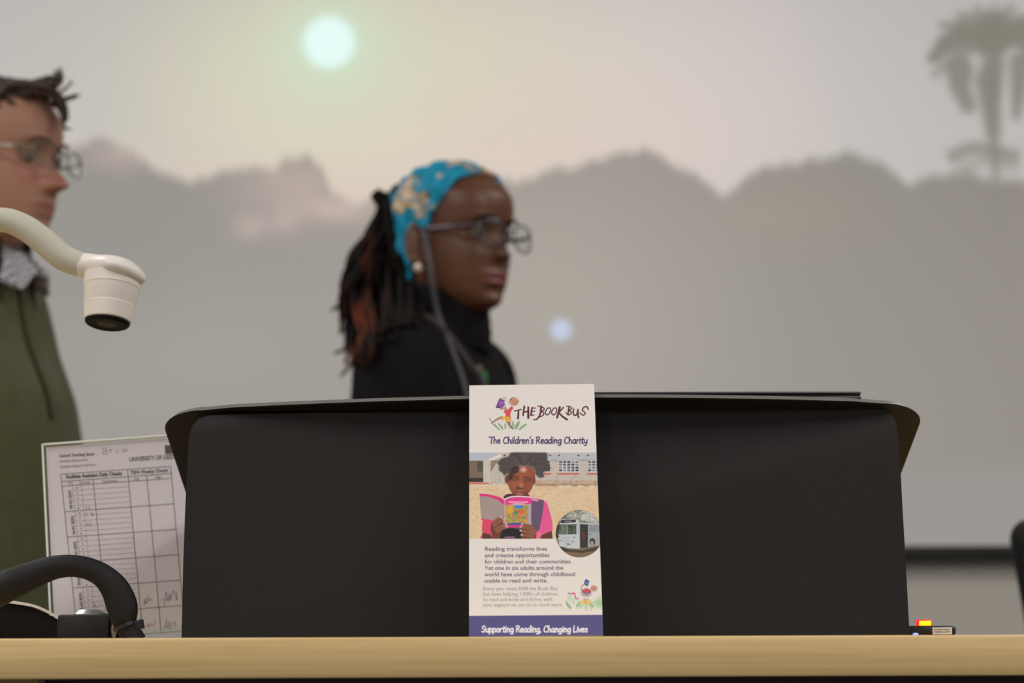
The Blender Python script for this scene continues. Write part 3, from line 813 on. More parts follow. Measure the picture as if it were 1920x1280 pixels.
# -- small cartoon of a reader in the grass
c.use(1040, 940, 5.82)
for i in range(60):
    x = rh.uniform(130, 540); y = rh.uniform(1110, 1180); c.stroke([(x, y), (x + rh.uniform(-22, 22), y - rh.uniform(18, 60) - (34 if x > 430 else 0))], rh.uniform(8, 20), rh.choice([(176, 208, 160), (196, 220, 180), (156, 196, 146), (206, 226, 196)]), soft=1.2, a=0.65)
c.ell(490, 1105, 52, 42, (166, 206, 156), soft=3, a=0.8); c.ell(165, 1050, 26, 40, (190, 214, 178), soft=3, a=0.7)
c.stroke([(125, 1105), (150, 1135), (178, 1165)], 8, (96, 104, 92), sm=3); c.stroke([(380, 1100), (420, 1150)], 7, (90, 90, 80)); c.stroke([(275, 1100), (235, 1145)], 7, (96, 92, 84))
c.stroke([(182, 1005), (215, 1000), (225, 1040), (240, 1062), (262, 1052)], 16, (222, 70, 140), sm=4, w1=9)
c.ell(158, 1000, 14, 12, (120, 130, 120), soft=1, a=0.7)
c.poly([(275, 1110), (312, 1070), (372, 1070), (395, 1115), (340, 1120)], (236, 196, 110), soft=1); c.stroke([(335, 1080), (338, 1110)], 4, (120, 90, 60))
c.stroke([(318, 1030), (325, 1070)], 12, (226, 200, 194)); c.stroke([(368, 1030), (366, 1068)], 10, (226, 200, 194)); c.stroke([(312, 1066), (372, 1066)], 5, (150, 80, 80))
c.ell(345, 1000, 58, 38, (176, 164, 168), soft=2); c.poly([(305, 960), (350, 945), (395, 965), (385, 995), (310, 985)], (206, 86, 96), soft=1.2, sm=3); c.stroke([(310, 985), (350, 1005), (392, 985)], 9, (84, 66, 120), sm=3)
c.stroke([(300, 985), (290, 940), (318, 900)], 9, (150, 112, 96), sm=3); c.ell(425, 948, 34, 30, (206, 150, 130), soft=1); c.stroke([(398, 930), (425, 918), (460, 935), (455, 968), (425, 978)], 4, (120, 80, 70), sm=3); c.stroke([(405, 950), (425, 955)], 3, (120, 76, 66))
c.poly([(325, 862), (355, 850), (380, 870), (360, 925), (322, 905)], (62, 80, 150), soft=0.8); c.stroke([(335, 855), (350, 845)], 6, (70, 70, 90)); c.ell(350, 888, 12, 14, (120, 140, 200), soft=1)
# -- running figure of the logo
c.use(900, 730, 8.727)
OUT = (78, 58, 56)
for a, b, w_ in (((225, 570), (315, 655), 34), ((305, 560), (375, 650), 30), ((415, 560), (410, 640), 26), ((535, 535), (545, 640), 30), ((635, 535), (590, 640), 42), ((750, 572), (655, 648), 34), ((600, 560), (575, 640), 24), ((700, 600), (640, 650), 28)):
    c.stroke([a, b], w_, (134, 180, 122), soft=0.5, a=0.85, w1=w_ * 0.8)
for a, b in (((230, 570), (320, 640)), ((300, 555), (375, 640)), ((345, 580), (372, 625)), ((415, 560), (400, 620)), ((440, 570), (436, 640)), ((540, 530), (528, 600)), ((560, 570), (570, 640)), ((640, 560), (600, 630)), ((745, 570), (650, 630)), ((470, 610), (490, 650))):
    c.stroke([a, b], 6, (70, 104, 70), soft=0.3, a=0.8)
c.stroke([(470, 545), (490, 590), (530, 640)], 34, (140, 104, 92), sm=3, w1=14); c.stroke([(455, 545), (470, 590), (525, 645)], 5, OUT, sm=3); c.stroke([(497, 540), (515, 590), (535, 650)], 6, OUT, sm=3)
c.stroke([(350, 455), (280, 490), (190, 548)], 26, (178, 132, 116), sm=3, w1=18); c.stroke([(345, 442), (270, 478), (190, 532)], 5, OUT, sm=3); c.stroke([(350, 470), (280, 505), (185, 558)], 4, OUT, sm=3)
c.stroke([(145, 460), (170, 500), (195, 545), (180, 560)], 6, OUT, sm=3); c.stroke([(160, 475), (200, 520)], 4, OUT)
c.poly([(355, 440), (500, 440), (498, 535), (425, 530), (420, 480), (362, 505)], (236, 178, 62)); c.stroke([(355, 440), (362, 515)], 5, OUT); c.stroke([(425, 470), (430, 535), (498, 538), (503, 445)], 6, OUT)
c.poly([(520, 275), (545, 300), (500, 380), (498, 440), (420, 440), (425, 400), (385, 360), (410, 335), (450, 345), (480, 300)], (222, 84, 90)); c.stroke([(425, 395), (420, 440), (498, 442)], 5, OUT); c.stroke([(390, 362), (425, 398)], 5, (170, 60, 70)); c.stroke([(545, 300), (535, 325)], 5, (180, 60, 80))
c.stroke([(455, 345), (410, 310), (375, 295)], 26, (196, 144, 120), sm=3, w1=30); c.ell(355, 305, 34, 22, (200, 156, 128)); c.stroke([(400, 240), (425, 310), (455, 345)], 6, OUT, sm=3); c.stroke([(335, 320), (350, 328), (385, 318), (420, 345)], 5, OUT, sm=3)
c.poly([(318, 155), (385, 165), (400, 260), (350, 300), (262, 290)], (126, 70, 160)); c.ell(345, 225, 30, 34, (160, 110, 190), soft=2); c.stroke([(262, 292), (325, 298)], 14, (62, 42, 80)); c.stroke([(318, 152), (262, 290)], 8, (76, 54, 100))
c.stroke([(322, 148), (418, 132), (412, 185), (390, 180), (322, 150)], 7, OUT); c.stroke([(392, 170), (420, 300)], 7, (70, 54, 70))
c.ell(552, 195, 78, 62, (204, 150, 120), rot=0.5); c.stroke([(500, 160), (540, 128), (590, 135), (625, 175), (615, 225), (570, 260), (520, 262), (480, 230), (460, 220), (482, 200), (495, 165)], 5, OUT, sm=4)
c.ell(625, 190, 14, 14, (190, 136, 110)); c.stroke([(520, 210), (545, 225), (590, 195)], 5, OUT, sm=3); c.stroke([(535, 180), (560, 188)], 5, OUT); c.ell(510, 165, 12, 16, (170, 116, 92), a=0.7)
c.stroke([(520, 265), (530, 280)], 12, (190, 140, 120))
# logo lettering
MR = (92, 44, 54)
def L3(pts, w, w1=None, sm=5): c.stroke(pts, w * 1.3, MR, soft=0.28, sm=sm if len(pts) > 2 else 0, w1=None if w1 is None else w1 * 1.3)
L3([(566, 352), (670, 326)], 16); L3([(630, 345), (622, 473)], 21, 26)
L3([(725, 277), (704, 424)], 24, 20); L3([(790, 290), (790, 462)], 24, 30); L3([(712, 372), (795, 356)], 20)
L3([(852, 300), (832, 420)], 22); L3([(852, 300), (908, 305)], 14); L3([(842, 362), (898, 352)], 14); L3([(832, 420), (882, 418)], 14)
L3([(1000, 278), (990, 380), (966, 440), (926, 486), (880, 494)], 26, 16); L3([(945, 270), (1000, 278), (1048, 308), (1038, 338), (1000, 356)], 13, 17); L3([(1000, 356), (1044, 382), (1032, 420), (975, 450)], 16, 16)
for cx in (1103, 1205):
    L3([(cx + 40, 300), (cx, 310), (cx - 34, 370), (cx - 14, 414), (cx + 24, 400), (cx + 52, 340), (cx + 40, 302)], 15, 15, 4)
L3([(1305, 290), (1262, 460)], 28, 26); L3([(1366, 293), (1285, 378)], 17, 22); L3([(1285, 378), (1350, 440), (1422, 490)], 22, 27)
L3([(1455, 285), (1440, 400)], 20); L3([(1414, 274), (1475, 280), (1500, 310), (1450, 342)], 13, 16); L3([(1450, 342), (1492, 365), (1482, 400), (1440, 416), (1403, 372)], 17, 12)
L3([(1532, 320), (1524, 385), (1550, 424), (1586, 398), (1602, 330)], 20, 18); L3([(1602, 330), (1600, 400), (1614, 458)], 22)
L3([(1768, 322), (1752, 284), (1705, 288), (1672, 338), (1710, 366), (1720, 398), (1682, 420), (1630, 378)], 19, 14)
# hand-written style lines
GL = {'T': (.5, [[(0, .95), (.6, 1.0)], [(.33, .97), (.25, 0)]]), 'h': (.45, [[(.12, 1.05), (.05, 0)], [(.07, .35), (.2, .58), (.32, .5), (.33, .25), (.32, 0)]]),
 'e': (.42, [[(.05, .3), (.3, .36), (.32, .5), (.2, .6), (.06, .42), (.04, .2), (.15, .0), (.34, .1)]]), 'C': (.52, [[(.5, .8), (.42, .97), (.25, .95), (.08, .6), (.06, .25), (.2, .0), (.42, .08)]]),
 'i': (.2, [[(.09, .58), (.05, 0)], [(.12, .8), (.12, .84)]]), 'l': (.2, [[(.13, 1.05), (.05, 0)]]), 'd': (.48, [[(.35, .5), (.2, .6), (.05, .35), (.06, .05), (.2, .02), (.34, .25)], [(.42, 1.05), (.34, 0)]]),
 'r': (.34, [[(.08, .58), (.04, 0)], [(.06, .3), (.15, .5), (.31, .58)]]), 'n': (.44, [[(.08, .58), (.04, 0)], [(.06, .3), (.18, .56), (.32, .52), (.31, 0)]]), "'": (.16, [[(.14, 1.05), (.08, .8)]]),
 's': (.36, [[(.3, .52), (.18, .6), (.07, .46), (.18, .32), (.28, .16), (.16, 0), (.02, .06)]]), 'R': (.54, [[(.12, 1), (.05, 0)], [(.02, .95), (.3, 1.02), (.42, .8), (.3, .55), (.1, .48)], [(.18, .5), (.46, 0)]]),
 'a': (.46, [[(.35, .5), (.2, .6), (.05, .35), (.06, .05), (.2, .02), (.34, .25)], [(.37, .58), (.35, 0)]]), 'g': (.46, [[(.35, .5), (.2, .6), (.05, .35), (.06, .07), (.2, .04), (.34, .25)], [(.37, .58), (.34, -.1), (.24, -.3), (.04, -.25)]]),
 'y': (.44, [[(.03, .58), (.06, .2), (.18, .08), (.32, .25)], [(.38, .58), (.3, -.05), (.2, -.3), (.02, -.25)]]), 't': (.34, [[(.19, .88), (.12, .1), (.2, 0), (.29, .05)], [(.0, .58), (.33, .62)]]),
 'S': (.5, [[(.45, .85), (.3, 1), (.12, .85), (.15, .62), (.35, .4), (.36, .15), (.2, 0), (.02, .1)]]), 'u': (.45, [[(.05, .58), (.05, .15), (.15, 0), (.3, .15), (.35, .58)], [(.35, .58), (.34, 0)]]),
 'p': (.44, [[(.07, .58), (.0, -.3)], [(.07, .4), (.2, .6), (.36, .45), (.32, .1), (.18, .0), (.05, .12)]]), 'o': (.43, [[(.2, .6), (.06, .4), (.06, .1), (.2, 0), (.34, .15), (.34, .45), (.2, .6)]]),
 ',': (.2, [[(.08, .06), (.02, -.14)]]), 'L': (.46, [[(.12, 1), (.05, .05), (.2, 0), (.42, .05)]]), 'v': (.38, [[(.03, .58), (.15, 0), (.35, .6)]]), ' ': (.26, [])}
def script(s, x0, x1, y, cap, col, w):
    tot = sum(GL[ch_][0] for ch_ in s) + 0.06; k = (x1 - x0) / tot; x = x0
    for ch_ in s:
        for st in GL[ch_][1]:
            pts = [(x + a * k, y - b * cap) for a, b in st]; c.stroke(pts, w, col, soft=0.28, sm=4 if len(pts) > 2 else 0)
        x += GL[ch_][0] * k
c.use(0, 0, 1.0)
script("The Children's Reading Charity", 917, 1103, 831, 12.0, (66, 48, 104), 2.15)
c.poly([(860, 1154.2), (1150, 1152), (1150, 1215), (860, 1215)], (86, 84, 138), soft=0.3)
script("Supporting Reading, Changing Lives", 903, 1103, 1184.5, 11.5, (232, 230, 240), 2.3)
alb = np.clip(c.C * 1.02, 0, 0.9)
me = grid_mesh('printed_front', GP, alb)
link('printed_front', me, mat('print', (255, 255, 255), 0.5, spec=0.35, attr='Col'), leaf)
bm = bmesh.new()
for i, (s, x1) in enumerate((("Reading transforms lives", 1026), ("and creates opportunities", 1030), ("for children and their communities.", 1072), ("Yet one in six adults around the", 1056), ("world have come through childhood", 1078), ("unable to read and write.", 1027))):
    put_text(bm, lp, s, (909.5 - i * 0.35, 1032.5 + i * 11.9), (x1, 1032.0 + i * 11.9), 7.6, 0.00012, bold=0.012)
obj('slogan_lettering', bm, mat('ink_purple', (104, 92, 116), 0.6), leaf, smooth=False)
bm = bmesh.new()
for i, (s, x1) in enumerate((("Every year since 2008 the Book Bus", 1045), ("has been helping 1,000's of children", 1045), ("to read and write and thrive, with", 1035), ("your support we can do so much more.", 1055.5))):
    put_text(bm, lp, s, (906.5 - i * 0.3, 1106.5 + i * 10.1), (x1, 1106.0 + i * 10.1), 6.8, 0.00012)
obj('small_lettering', bm, mat('ink_grey_purple', (158, 146, 148), 0.6), leaf, smooth=False)

# ================================================================== check sheet in its clear holder, left of the lectern
FY = 1.945
tl_ = at(86, 838, FY); ang = math.radians(4.6)
Rf = Vector((math.cos(ang), 0.10, math.sin(ang))).normalized()
bot = at(126, 1208, FY - 0.012)
Uf = (tl_ - bot); Uf = (Uf - Rf * Uf.dot(Rf)).normalized()
FW = 0.1275; FH = (tl_.z - (DZ + 0.003)) / Uf.z
fo_ = tl_ - Uf * FH
fp = Plane(fo_, Rf, Uf)
if fp.N.y > 0: fp.N = -fp.N
ck = empty('check_sheet_holder', (fo_.x + 0.06, fo_.y, DZ)); tag(ck, 'clear upright holder with a printed check table sheet, leaning left of the lectern', 'sign holder')
def slab(pl_, a0, b0, a1, b1, o0, o1, bm=None):
    bm = bm or bmesh.new()
    vs = [bm.verts.new(pl_.pt(a, b, o)) for o in (o0, o1) for a, b in ((a0, b0), (a1, b0), (a1, b1), (a0, b1))]
    for q in ((0, 1, 2, 3), (4, 5, 6, 7), (0, 1, 5, 4), (1, 2, 6, 5), (2, 3, 7, 6), (3, 0, 4, 7)): bm.faces.new([vs[i] for i in q])
    return bm
obj('paper_sheet', slab(fp, 0.0, 0.0, FW, FH, -0.0003, 0.0), mat('sheet_paper', (230, 224, 228), 0.8, spec=0.2), ck, smooth=False)
g_ac = glass_mat('acrylic', (255, 255, 255), refl=0.35)
obj('clear_front', slab(fp, -0.002, 0.0, FW + 0.002, FH + 0.0015, 0.0022, 0.0032), g_ac, ck, smooth=False)
obj('clear_back', slab(fp, -0.002, 0.0, FW + 0.002, FH + 0.0015, -0.0028, -0.0018), g_ac, ck, smooth=False)
m_edge = mat('edge_highlight', (232, 238, 230), 0.15, spec=0.6, emit=None)  # highlight along the clear holder's edges put in as a whitish colour
bm = slab(fp, -0.0035, 0.0, -0.002, FH + 0.003, -0.0028, 0.0032)
slab(fp, -0.0035, FH + 0.0015, FW + 0.0035, FH + 0.003, -0.0028, 0.0032, bm); slab(fp, FW + 0.002, 0.0, FW + 0.0035, FH + 0.003, -0.0028, 0.0032, bm)
obj('bright_edge', bm, m_edge, ck, smooth=False)
bm = bmesh.new()
T = lambda s, p0, p1, cap, b=0.0: put_text(bm, fp, s, p0, p1, cap, 0.0004, b)
T("Central Teaching Space", (111, 857), (177, 853), 5.8, 0.015)
T("UNIVERSITY OF LEEDS", (243, 865), (330, 859), 8.2, 0.01)
T("Facilities Assistant Daily Checks", (124, 897), (229, 890), 6.6, 0.03)
T("TSFA Weekly Checks", (245, 889), (315, 884), 6.4, 0.02)
for x0, y0, x1 in ((309, 835, 318),):      # corner of the crest by the heading
    a = fp.st(x0, y0); b = fp.st(x1, y0 + 15)
    slab(fp, a[0], b[1], b[0] + 0.004, a[1], 0.0002, 0.0004, bm)
# ruled table
def rowx(y): return 114 + (y - 889) * 0.1045          # left rule
def top(x, y0): return y0 - (x - 114) * 0.0727
def HL(y0, xa, xb, w): put_line(bm, fp, (xa, top(xa, y0)), (xb, top(xb, y0)), w, 0.0004)
def VX(x, y): return x + (y - top(x, 889)) * (0.1045 - (x - 114) / 206 * 0.018)
def VL(x, ya, yb, w): put_line(bm, fp, (VX(x, ya), ya), (VX(x, yb), yb), w, 0.0004)
def yy(x, y0): return top(x, y0)
HL(889, 114, 320, 0.9); HL(902.5, 115, 322, 0.9); HL(911.5, 116, 322.5, 0.9)
blocks = [911.5 + 48.0 * i for i in range(7)]
for i, y0 in enumerate(blocks[1:]):
    xa = 114 + (y0 - 889) * .1045
    HL(y0, xa, 320 + (y0 - 889) * 0.087, 0.9)
for x in (114, 239, 320): VL(x, yy(x, 889), yy(x, 889) + 310, 0.9)
for x in (148, ): VL(x, yy(x, 902), yy(x, 911.5), 0.9)
for x in (173, 274): VL(x, yy(x, 902), yy(x, 889) + 310, 0.9)
obj('printed_table', bm, mat('ink_dark', (98, 90, 90), 0.8), ck, smooth=False)
bm = bmesh.new()
T("Facilities Directorate", (112, 867), (164.5, 863.5), 4.6); T("Facilities Support Services", (113, 877), (179, 872.5), 4.6)
T("W/C", (127, 908), (138, 907), 4.6); T("Initials", (153, 906.5), (169, 905.5), 4.6); T("Comments", (192, 904.5), (220, 902.5), 4.8); T("Day", (253, 899.5), (262, 898.8), 4.8); T("Sign", (292, 896.5), (303, 895.8), 4.8)
for i, y0 in enumerate(blocks[:6]):
    for j in range(1, 5):
        y_ = y0 + j * 9.6; xa = 132 + (y_ - 889) * .1045; HL(y_, xa, 239 + (y_ - 889) * .097, 0.45)
    for j, L_ in enumerate('MTWTF'):
        y_ = y0 + j * 9.6 + 7.6; x_ = 139 + (y_ - 889) * .1045; T(L_, (x_, top(x_, y_)), (x_ + 4.0, top(x_ + 4, y_)), 4.0)
for x in (133, 150): VL(x, yy(x, 911.5), yy(x, 889) + 310, 0.5)
obj('printed_lettering', bm, mat('ink_mid', (124, 114, 112), 0.8), ck, smooth=False)
# dates written up the side of each block
bm = bmesh.new()
def up_text(s, x, y, L_, cap):
    v, f = txt(s, 0.02); x0 = min(q[0] for q in v); x1 = max(q[0] for q in v)
    a = Vector(fp.st(x, y)); e = Vector(fp.st(x - L_ * 0.1, y - L_)) - a; n = Vector((-e.y, e.x)).normalized() * (cap * 1.95 / FPX)
    vs = [bm.verts.new(fp.pt(*(a + e * ((p - x0) / (x1 - x0)) + n * (q / .7)), 0.0004)) for p, q in v]
    for k in f:
        try: bm.faces.new([vs[i] for i in k])
        except ValueError: pass
for i, s in enumerate(("09-01-2023", "16-01-2023", "23-01-2023", "30-01-2023", "06-02-2023")):
    y0 = blocks[i]; x_ = 129.5 + (y0 + 42 - 889) * .1045; up_text(s, x_, y0 + 41.5, 34, 5.2)
obj('printed_dates', bm, MATS['ink_dark'], ck, smooth=False)
bm = bmesh.new()
def pen(pts, w=0.7):
    pts = catmull(pts, 4) if len(pts) > 2 else pts
    for a, b in zip(pts[:-1], pts[1:]): put_line(bm, fp, a, b, w, 0.0005)
def P6(l): return [(90 + x / 4.923, 950 + y / 4.923) for x, y in l]
def P7(l): return [(80 + x / 7.11, 810 + y / 7.11) for x, y in l]
for q in ([(800, 250), (810, 215), (845, 225), (850, 245), (820, 260), (800, 285), (850, 295), (865, 270), (830, 250)], [(895, 225), (905, 275), (905, 240), (935, 230)], [(985, 225), (985, 290)], [(1015, 250), (1018, 254)], [(1055, 230), (1085, 225), (1105, 240), (1085, 260), (1055, 250)], [(1125, 210), (1122, 262)], [(600, 985), (575, 1010), (580, 1030), (610, 1035)], [(630, 985), (615, 1005), (635, 1030)]): pen(P7(q))
for q in ([(340, 65), (362, 60), (358, 85)], [(385, 55), (412, 60), (405, 82), (425, 70)], [(370, 140), (362, 170), (385, 175)], [(395, 140), (388, 165), (412, 170)], [(875, 870), (930, 820)], [(885, 915), (900, 860), (910, 890), (925, 845), (935, 870), (950, 845), (955, 865)], [(880, 885), (905, 885)],
          [(1040, 860), (1100, 850)], [(1070, 915), (1090, 780), (1105, 870), (1120, 800), (1125, 860), (1140, 820), (1160, 770), (1190, 860), (1185, 780)], [(890, 1130), (920, 1080), (925, 1110), (945, 1070), (955, 1100), (985, 1080), (985, 1030)],
          [(1070, 1140), (1095, 1040), (1105, 1130), (1120, 1060), (1130, 1130), (1145, 1090), (1170, 1060), (1180, 1120)], [(1060, 1110), (1110, 1100)], [(410, 895), (440, 905), (430, 920), (460, 925)], [(480, 900), (505, 905)]): pen(P6(q))
obj('handwritten_lettering', bm, mat('ink_pen', (112, 104, 104), 0.8), ck, smooth=False)

# ================================================================== document camera (arm and head above the sheet)
m_dc = mat('camera_white', (226, 220, 214), 0.42, spec=0.45)
m_dc2 = mat('camera_arm', (190, 188, 174), 0.5, spec=0.4)
m_dcb = mat('camera_black', (14, 14, 16), 0.7, spec=0.15)
YD = 1.86
dc = empty('document_camera', (at(-90, 1190, YD).x, YD, DZ)); tag(dc, 'white document camera with curved arm and drooping lens head at the left edge', 'document camera')
k_ = YD / FPX
arm = [(-150, 1150, 26), (-158, 1000, 26), (-160, 800, 25), (-150, 620, 24), (-120, 500, 24), (-66, 424, 24), (0, 412, 23), (42, 424, 24), (82, 452, 25), (118, 482, 24.5), (152, 497, 23)]
bm = bmesh.new(); tube(bm, [at(x, y, YD) for x, y, r in arm], [r * k_ * 1.02 for x, y, r in arm], 24, smooth_n=6); obj('arm', bm, m_dc2, dc)
# head shell: a flattened bar that widens over the lens barrel
hp = [(148, 497, 23.5, 1.0), (165, 497, 22.5, 1.1), (185, 499, 21.5, 1.8), (208, 502, 23, 2.6), (232, 508, 23, 2.7), (252, 516, 18.5, 2.6), (265, 523, 11, 2.6), (271, 527, 4, 2.4)]
bm = bmesh.new(); rs = []
hp2 = catmull(hp, 5)
for i, (x, y, r, wd) in enumerate(hp2):
    p = at(x, y, YD); q = at(*hp2[min(i + 1, len(hp2) - 1)][:2], YD) - at(*hp2[max(i - 1, 0)][:2], YD); t = q.normalized(); u = Vector((0, 1, 0)); v = t.cross(u)
    rs.append(ell_ring(p, v * r * k_, u * r * k_ * wd, 28))
rings(bm, rs); obj('head_shell', bm, m_dc, dc)
# barrel
ct = at(212, 517, YD); cb = at(201, 607, YD - 0.008); ax = (cb - ct).normalized()
xx = Vector((1, 0, 0)); xx = (xx - ax * xx.dot(ax)).normalized(); zz = ax; yyv = zz.cross(xx)
Fm = frame(ct, xx, yyv, zz); H_ = (cb - ct).length
bm = bmesh.new(); lathe(bm, [(0.0200, -0.001), (0.0244, 0.001), (0.0240, H_ * .25), (0.0236, H_ * .26), (0.0234, H_ * .28), (0.0219, H_ * 0.60), (0.0217, H_ * 0.61), (0.0217, H_ * 0.62), (0.0219, H_ * 0.63), (0.0200, H_ * 0.93), (0.0192, H_ * 0.95), (0.016, H_ * 0.95)], Fm, 56); obj('lens_barrel', bm, m_dc, dc, sharp=25)
bm = bmesh.new(); lathe(bm, [(0.0182, H_ * 0.90), (0.0192, H_ * 0.93), (0.0191, H_ * 0.99), (0.0182, H_ * 1.012), (0.0165, H_ * 1.03), (0.0150, H_ * 1.01), (0.004, H_ * 1.005)], Fm, 48); lr = obj('lens_ring', bm, m_dcb, dc, sharp=30)
bm = bmesh.new(); lathe(bm, [(0.0085, H_ * 0.98), (0.0085, H_ * 1.01), (0.006, H_ * 1.02), (0.001, H_ * 1.024)], Fm, 32); obj('lens_glass', bm, mat('lens_dark', (10, 8, 12), 0.5, spec=0.2), lr)
# base: dark body under a white top cover
bs = [(-260, 1185), (-260, 1128), (-120, 1122), (10, 1132), (30, 1134), (60, 1139), (84, 1148), (107, 1160), (107, 1190)]
f0 = [at(x, y, 1.80) for x, y in bs]; f0[0].z = DZ; f0[-1].z = DZ
bm = bmesh.new(); a = [bm.verts.new(p) for p in f0]; b = [bm.verts.new(Vector((p.x * 1.05, 1.90, DZ + (p.z - DZ) * 1.0))) for p in f0]
bm.faces.new(a); bm.faces.new(b[::-1])
for i in range(len(a)): j = (i + 1) % len(a); bm.faces.new((a[i], a[j], b[j], b[i]))
obj('base_body', bm, mat('base_black', (16, 14, 16), 0.7, spec=0.2), dc, smooth=False)
tp = catmull([(-262, 1126), (-120, 1119), (10, 1129), (32, 1131.5), (62, 1137), (86, 1146.5), (110, 1160)], 5)
bm = bmesh.new(); rr_ = []
for y, s_, dz in ((1.797, 1, 0), (1.90, 1.05, 0)):
    q = [at(x_, y_, 1.797) for x_, y_ in tp]
    up = [Vector((p.x * s_, y, p.z + 0.0019)) for p in q]; lo = [Vector((p.x * s_, y, p.z - 0.0004)) for p in q][::-1]
    rr_.append(up + lo)
rings(bm, rr_); obj('top_cover', bm, m_dc, dc, sharp=30)

# ================================================================== black box with a silver push button
YB = 1.745
b0 = at(108, 1152, YB); b1 = at(214, 1150, YB)
bx_ = empty('push_button_box', ((b0.x + b1.x) / 2, YB, DZ)); tag(bx_, 'small black control box with a chrome push button on top, under the cable loop', 'control box')
bm = bmesh.new(); box(bm, (b0.x, YB, DZ), (b1.x - 0.0035, YB + 0.05, b0.z), 0.0018, 3); obj('housing', bm, mat('box_black', (22, 22, 25), 0.6, bump=('noise', 700, 0.2)), bx_)
bc = at(171, 1150, YB + 0.025); hh = b0.z
bm = bmesh.new(); lathe(bm, [(0.0145, 0), (0.0145, 0.0008), (0.0105, 0.0040), (0.0095, 0.0044), (0.004, 0.0046)], frame((bc.x, YB + 0.025, hh), (1, 0, 0), (0, 1, 0), (0, 0, 1)), 40); obj('push_button', bm, mat('chrome', (224, 230, 234), 0.3, metal=1.0), bx_, sharp=25)
lc = at(215, 1181, YB - 0.001); lw = at(220, 1181, YB).x - at(215, 1181, YB).x
bm = bmesh.new(); rings(bm, [ell_ring((b1.x + 0.0005, yv, DZ + 0.0072), (0.0021, 0, 0), (0, 0, 0.0065), 28) for yv in (YB - 0.002, YB - 0.0012)]); lo_ = obj('oval_label', bm, mat('label_beige', (150, 142, 130), 0.6), bx_, smooth=False)
bm = bmesh.new()
for i, dz in enumerate((0.0035, 0.006, 0.0085, 0.0105)):
    box(bm, (b1.x - 0.0004, YB - 0.0023, DZ + dz), (b1.x + 0.0012, YB - 0.0019, DZ + dz + 0.0006))
obj('label_marks', bm, MATS['ink_dark'], lo_, smooth=False)
bm = bmesh.new(); box(bm, (b1.x - 0.0036, YB - 0.0008, DZ), (b1.x + 0.003, YB + 0.046, b0.z - 0.0015), 0.0014, 2); obj('end_cap', bm, m_dcb, bx_)

# ================================================================== sleeved cable bundle
m_cab = bpy.data.materials.new('braided_sleeve'); m_cab.use_nodes = True
nt = m_cab.node_tree; bs_ = nt.nodes['Principled BSDF']
bs_.inputs['Roughness'].default_value = 0.5; bs_.inputs['Specular IOR Level'].default_value = 0.25
uvn = nt.nodes.new('ShaderNodeUVMap'); uvn.uv_map = 'UVMap'
sp = nt.nodes.new('ShaderNodeSeparateXYZ'); nt.links.new(uvn.outputs[0], sp.inputs[0])
def mth(op, a, b=None, v=None):
    n = nt.nodes.new('ShaderNodeMath'); n.operation = op
    nt.links.new(a, n.inputs[0])
    if b is not None: nt.links.new(b, n.inputs[1])
    elif v is not None: n.inputs[1].default_value = v
    return n.outputs[0]
su = mth('MULTIPLY', sp.outputs[0], v=40.0 * 2 * PI); sv = mth('MULTIPLY', sp.outputs[1], v=150.0 * 2 * PI)
p1 = mth('SINE', mth('ADD', su, sv)); p2 = mth('SINE', mth('SUBTRACT', su, sv))
mx_ = mth('MAXIMUM', p1, p2)
bp = nt.nodes.new('ShaderNodeBump'); bp.inputs['Strength'].default_value = 0.3; bp.inputs['Distance'].default_value = 0.0004
nt.links.new(mx_, bp.inputs['Height']); nt.links.new(bp.outputs[0], bs_.inputs['Normal'])
rp = nt.nodes.new('ShaderNodeValToRGB'); rp.color_ramp.elements[0].position = 0.2; rp.color_ramp.elements[1].position = 0.95
rp.color_ramp.elements[0].color = lin((10, 9, 9)) + (1,); rp.color_ramp.elements[1].color = lin((26, 26, 30)) + (1,)
nt.links.new(mx_, rp.inputs[0]); nt.links.new(rp.outputs[0], bs_.inputs['Base Color'])
YC = 1.715
cpts = [(-150, 1185, 30), (-70, 1140, 31), (0, 1104, 31), (55, 1080, 26.5), (105, 1063, 22), (150, 1062, 20.5), (188, 1076, 22), (214, 1102, 26.5), (228, 1134, 29), (232, 1160, 25), (235, 1174, 19), (243, 1186, 20), (254, 1204, 22)]
q = catmull([tuple(at(x, y, YC + (0.0 if x > -20 else 0.03))) + (r * YC / FPX,) for x, y, r in cpts], 10)
bm = bmesh.new(); uvl = bm.loops.layers.uv.new('UVMap'); NS = 64; rs = []; prev = None
pts_ = [Vector(p[:3]) for p in q]; L_ = len(pts_)
for i, p in enumerate(pts_):
    t = (pts_[min(i + 1, L_ - 1)] - pts_[max(i - 1, 0)]).normalized()
    a = Vector((0, -1, 0)) if prev is None else prev; u = (a - t * a.dot(t)).normalized(); prev = u; v = t.cross(u)
    f = min(1.0, max(0.0, (i - 55) / 25.0))          # bundle of single cables shows under the sleeve towards the tie
    ring = []
    for k in range(NS):
        an = 2 * PI * k / NS; rr2 = q[i][3] * (1 - 0.045 * f * (0.5 + 0.5 * math.cos(an * 13)))
        ring.append(p + u * math.cos(an) * rr2 * 0.8 + v * math.sin(an) * rr2)
    rs.append(ring)
vv = [[bm.verts.new((p.x, p.y, max(p.z, DZ + 0.0004))) for p in r] for r in rs]
for i in range(L_ - 1):
    for k in range(NS):
        j = (k + 1) % NS
        fc = bm.faces.new((vv[i][k], vv[i][j], vv[i + 1][j], vv[i + 1][k]))
        for lp_, (a, b) in zip(fc.loops, ((k, i), (k + 1, i), (k + 1, i + 1), (k, i + 1))): lp_[uvl].uv = (a / NS, b / L_)
bm.faces.new(vv[0][::-1]); bm.faces.new(vv[-1])
cb_ = empty('sleeved_cable', (at(235, 1174, YC).x, YC, DZ)); tag(cb_, 'thick black braided cable bundle arching over the desk at the lower left', 'cable')
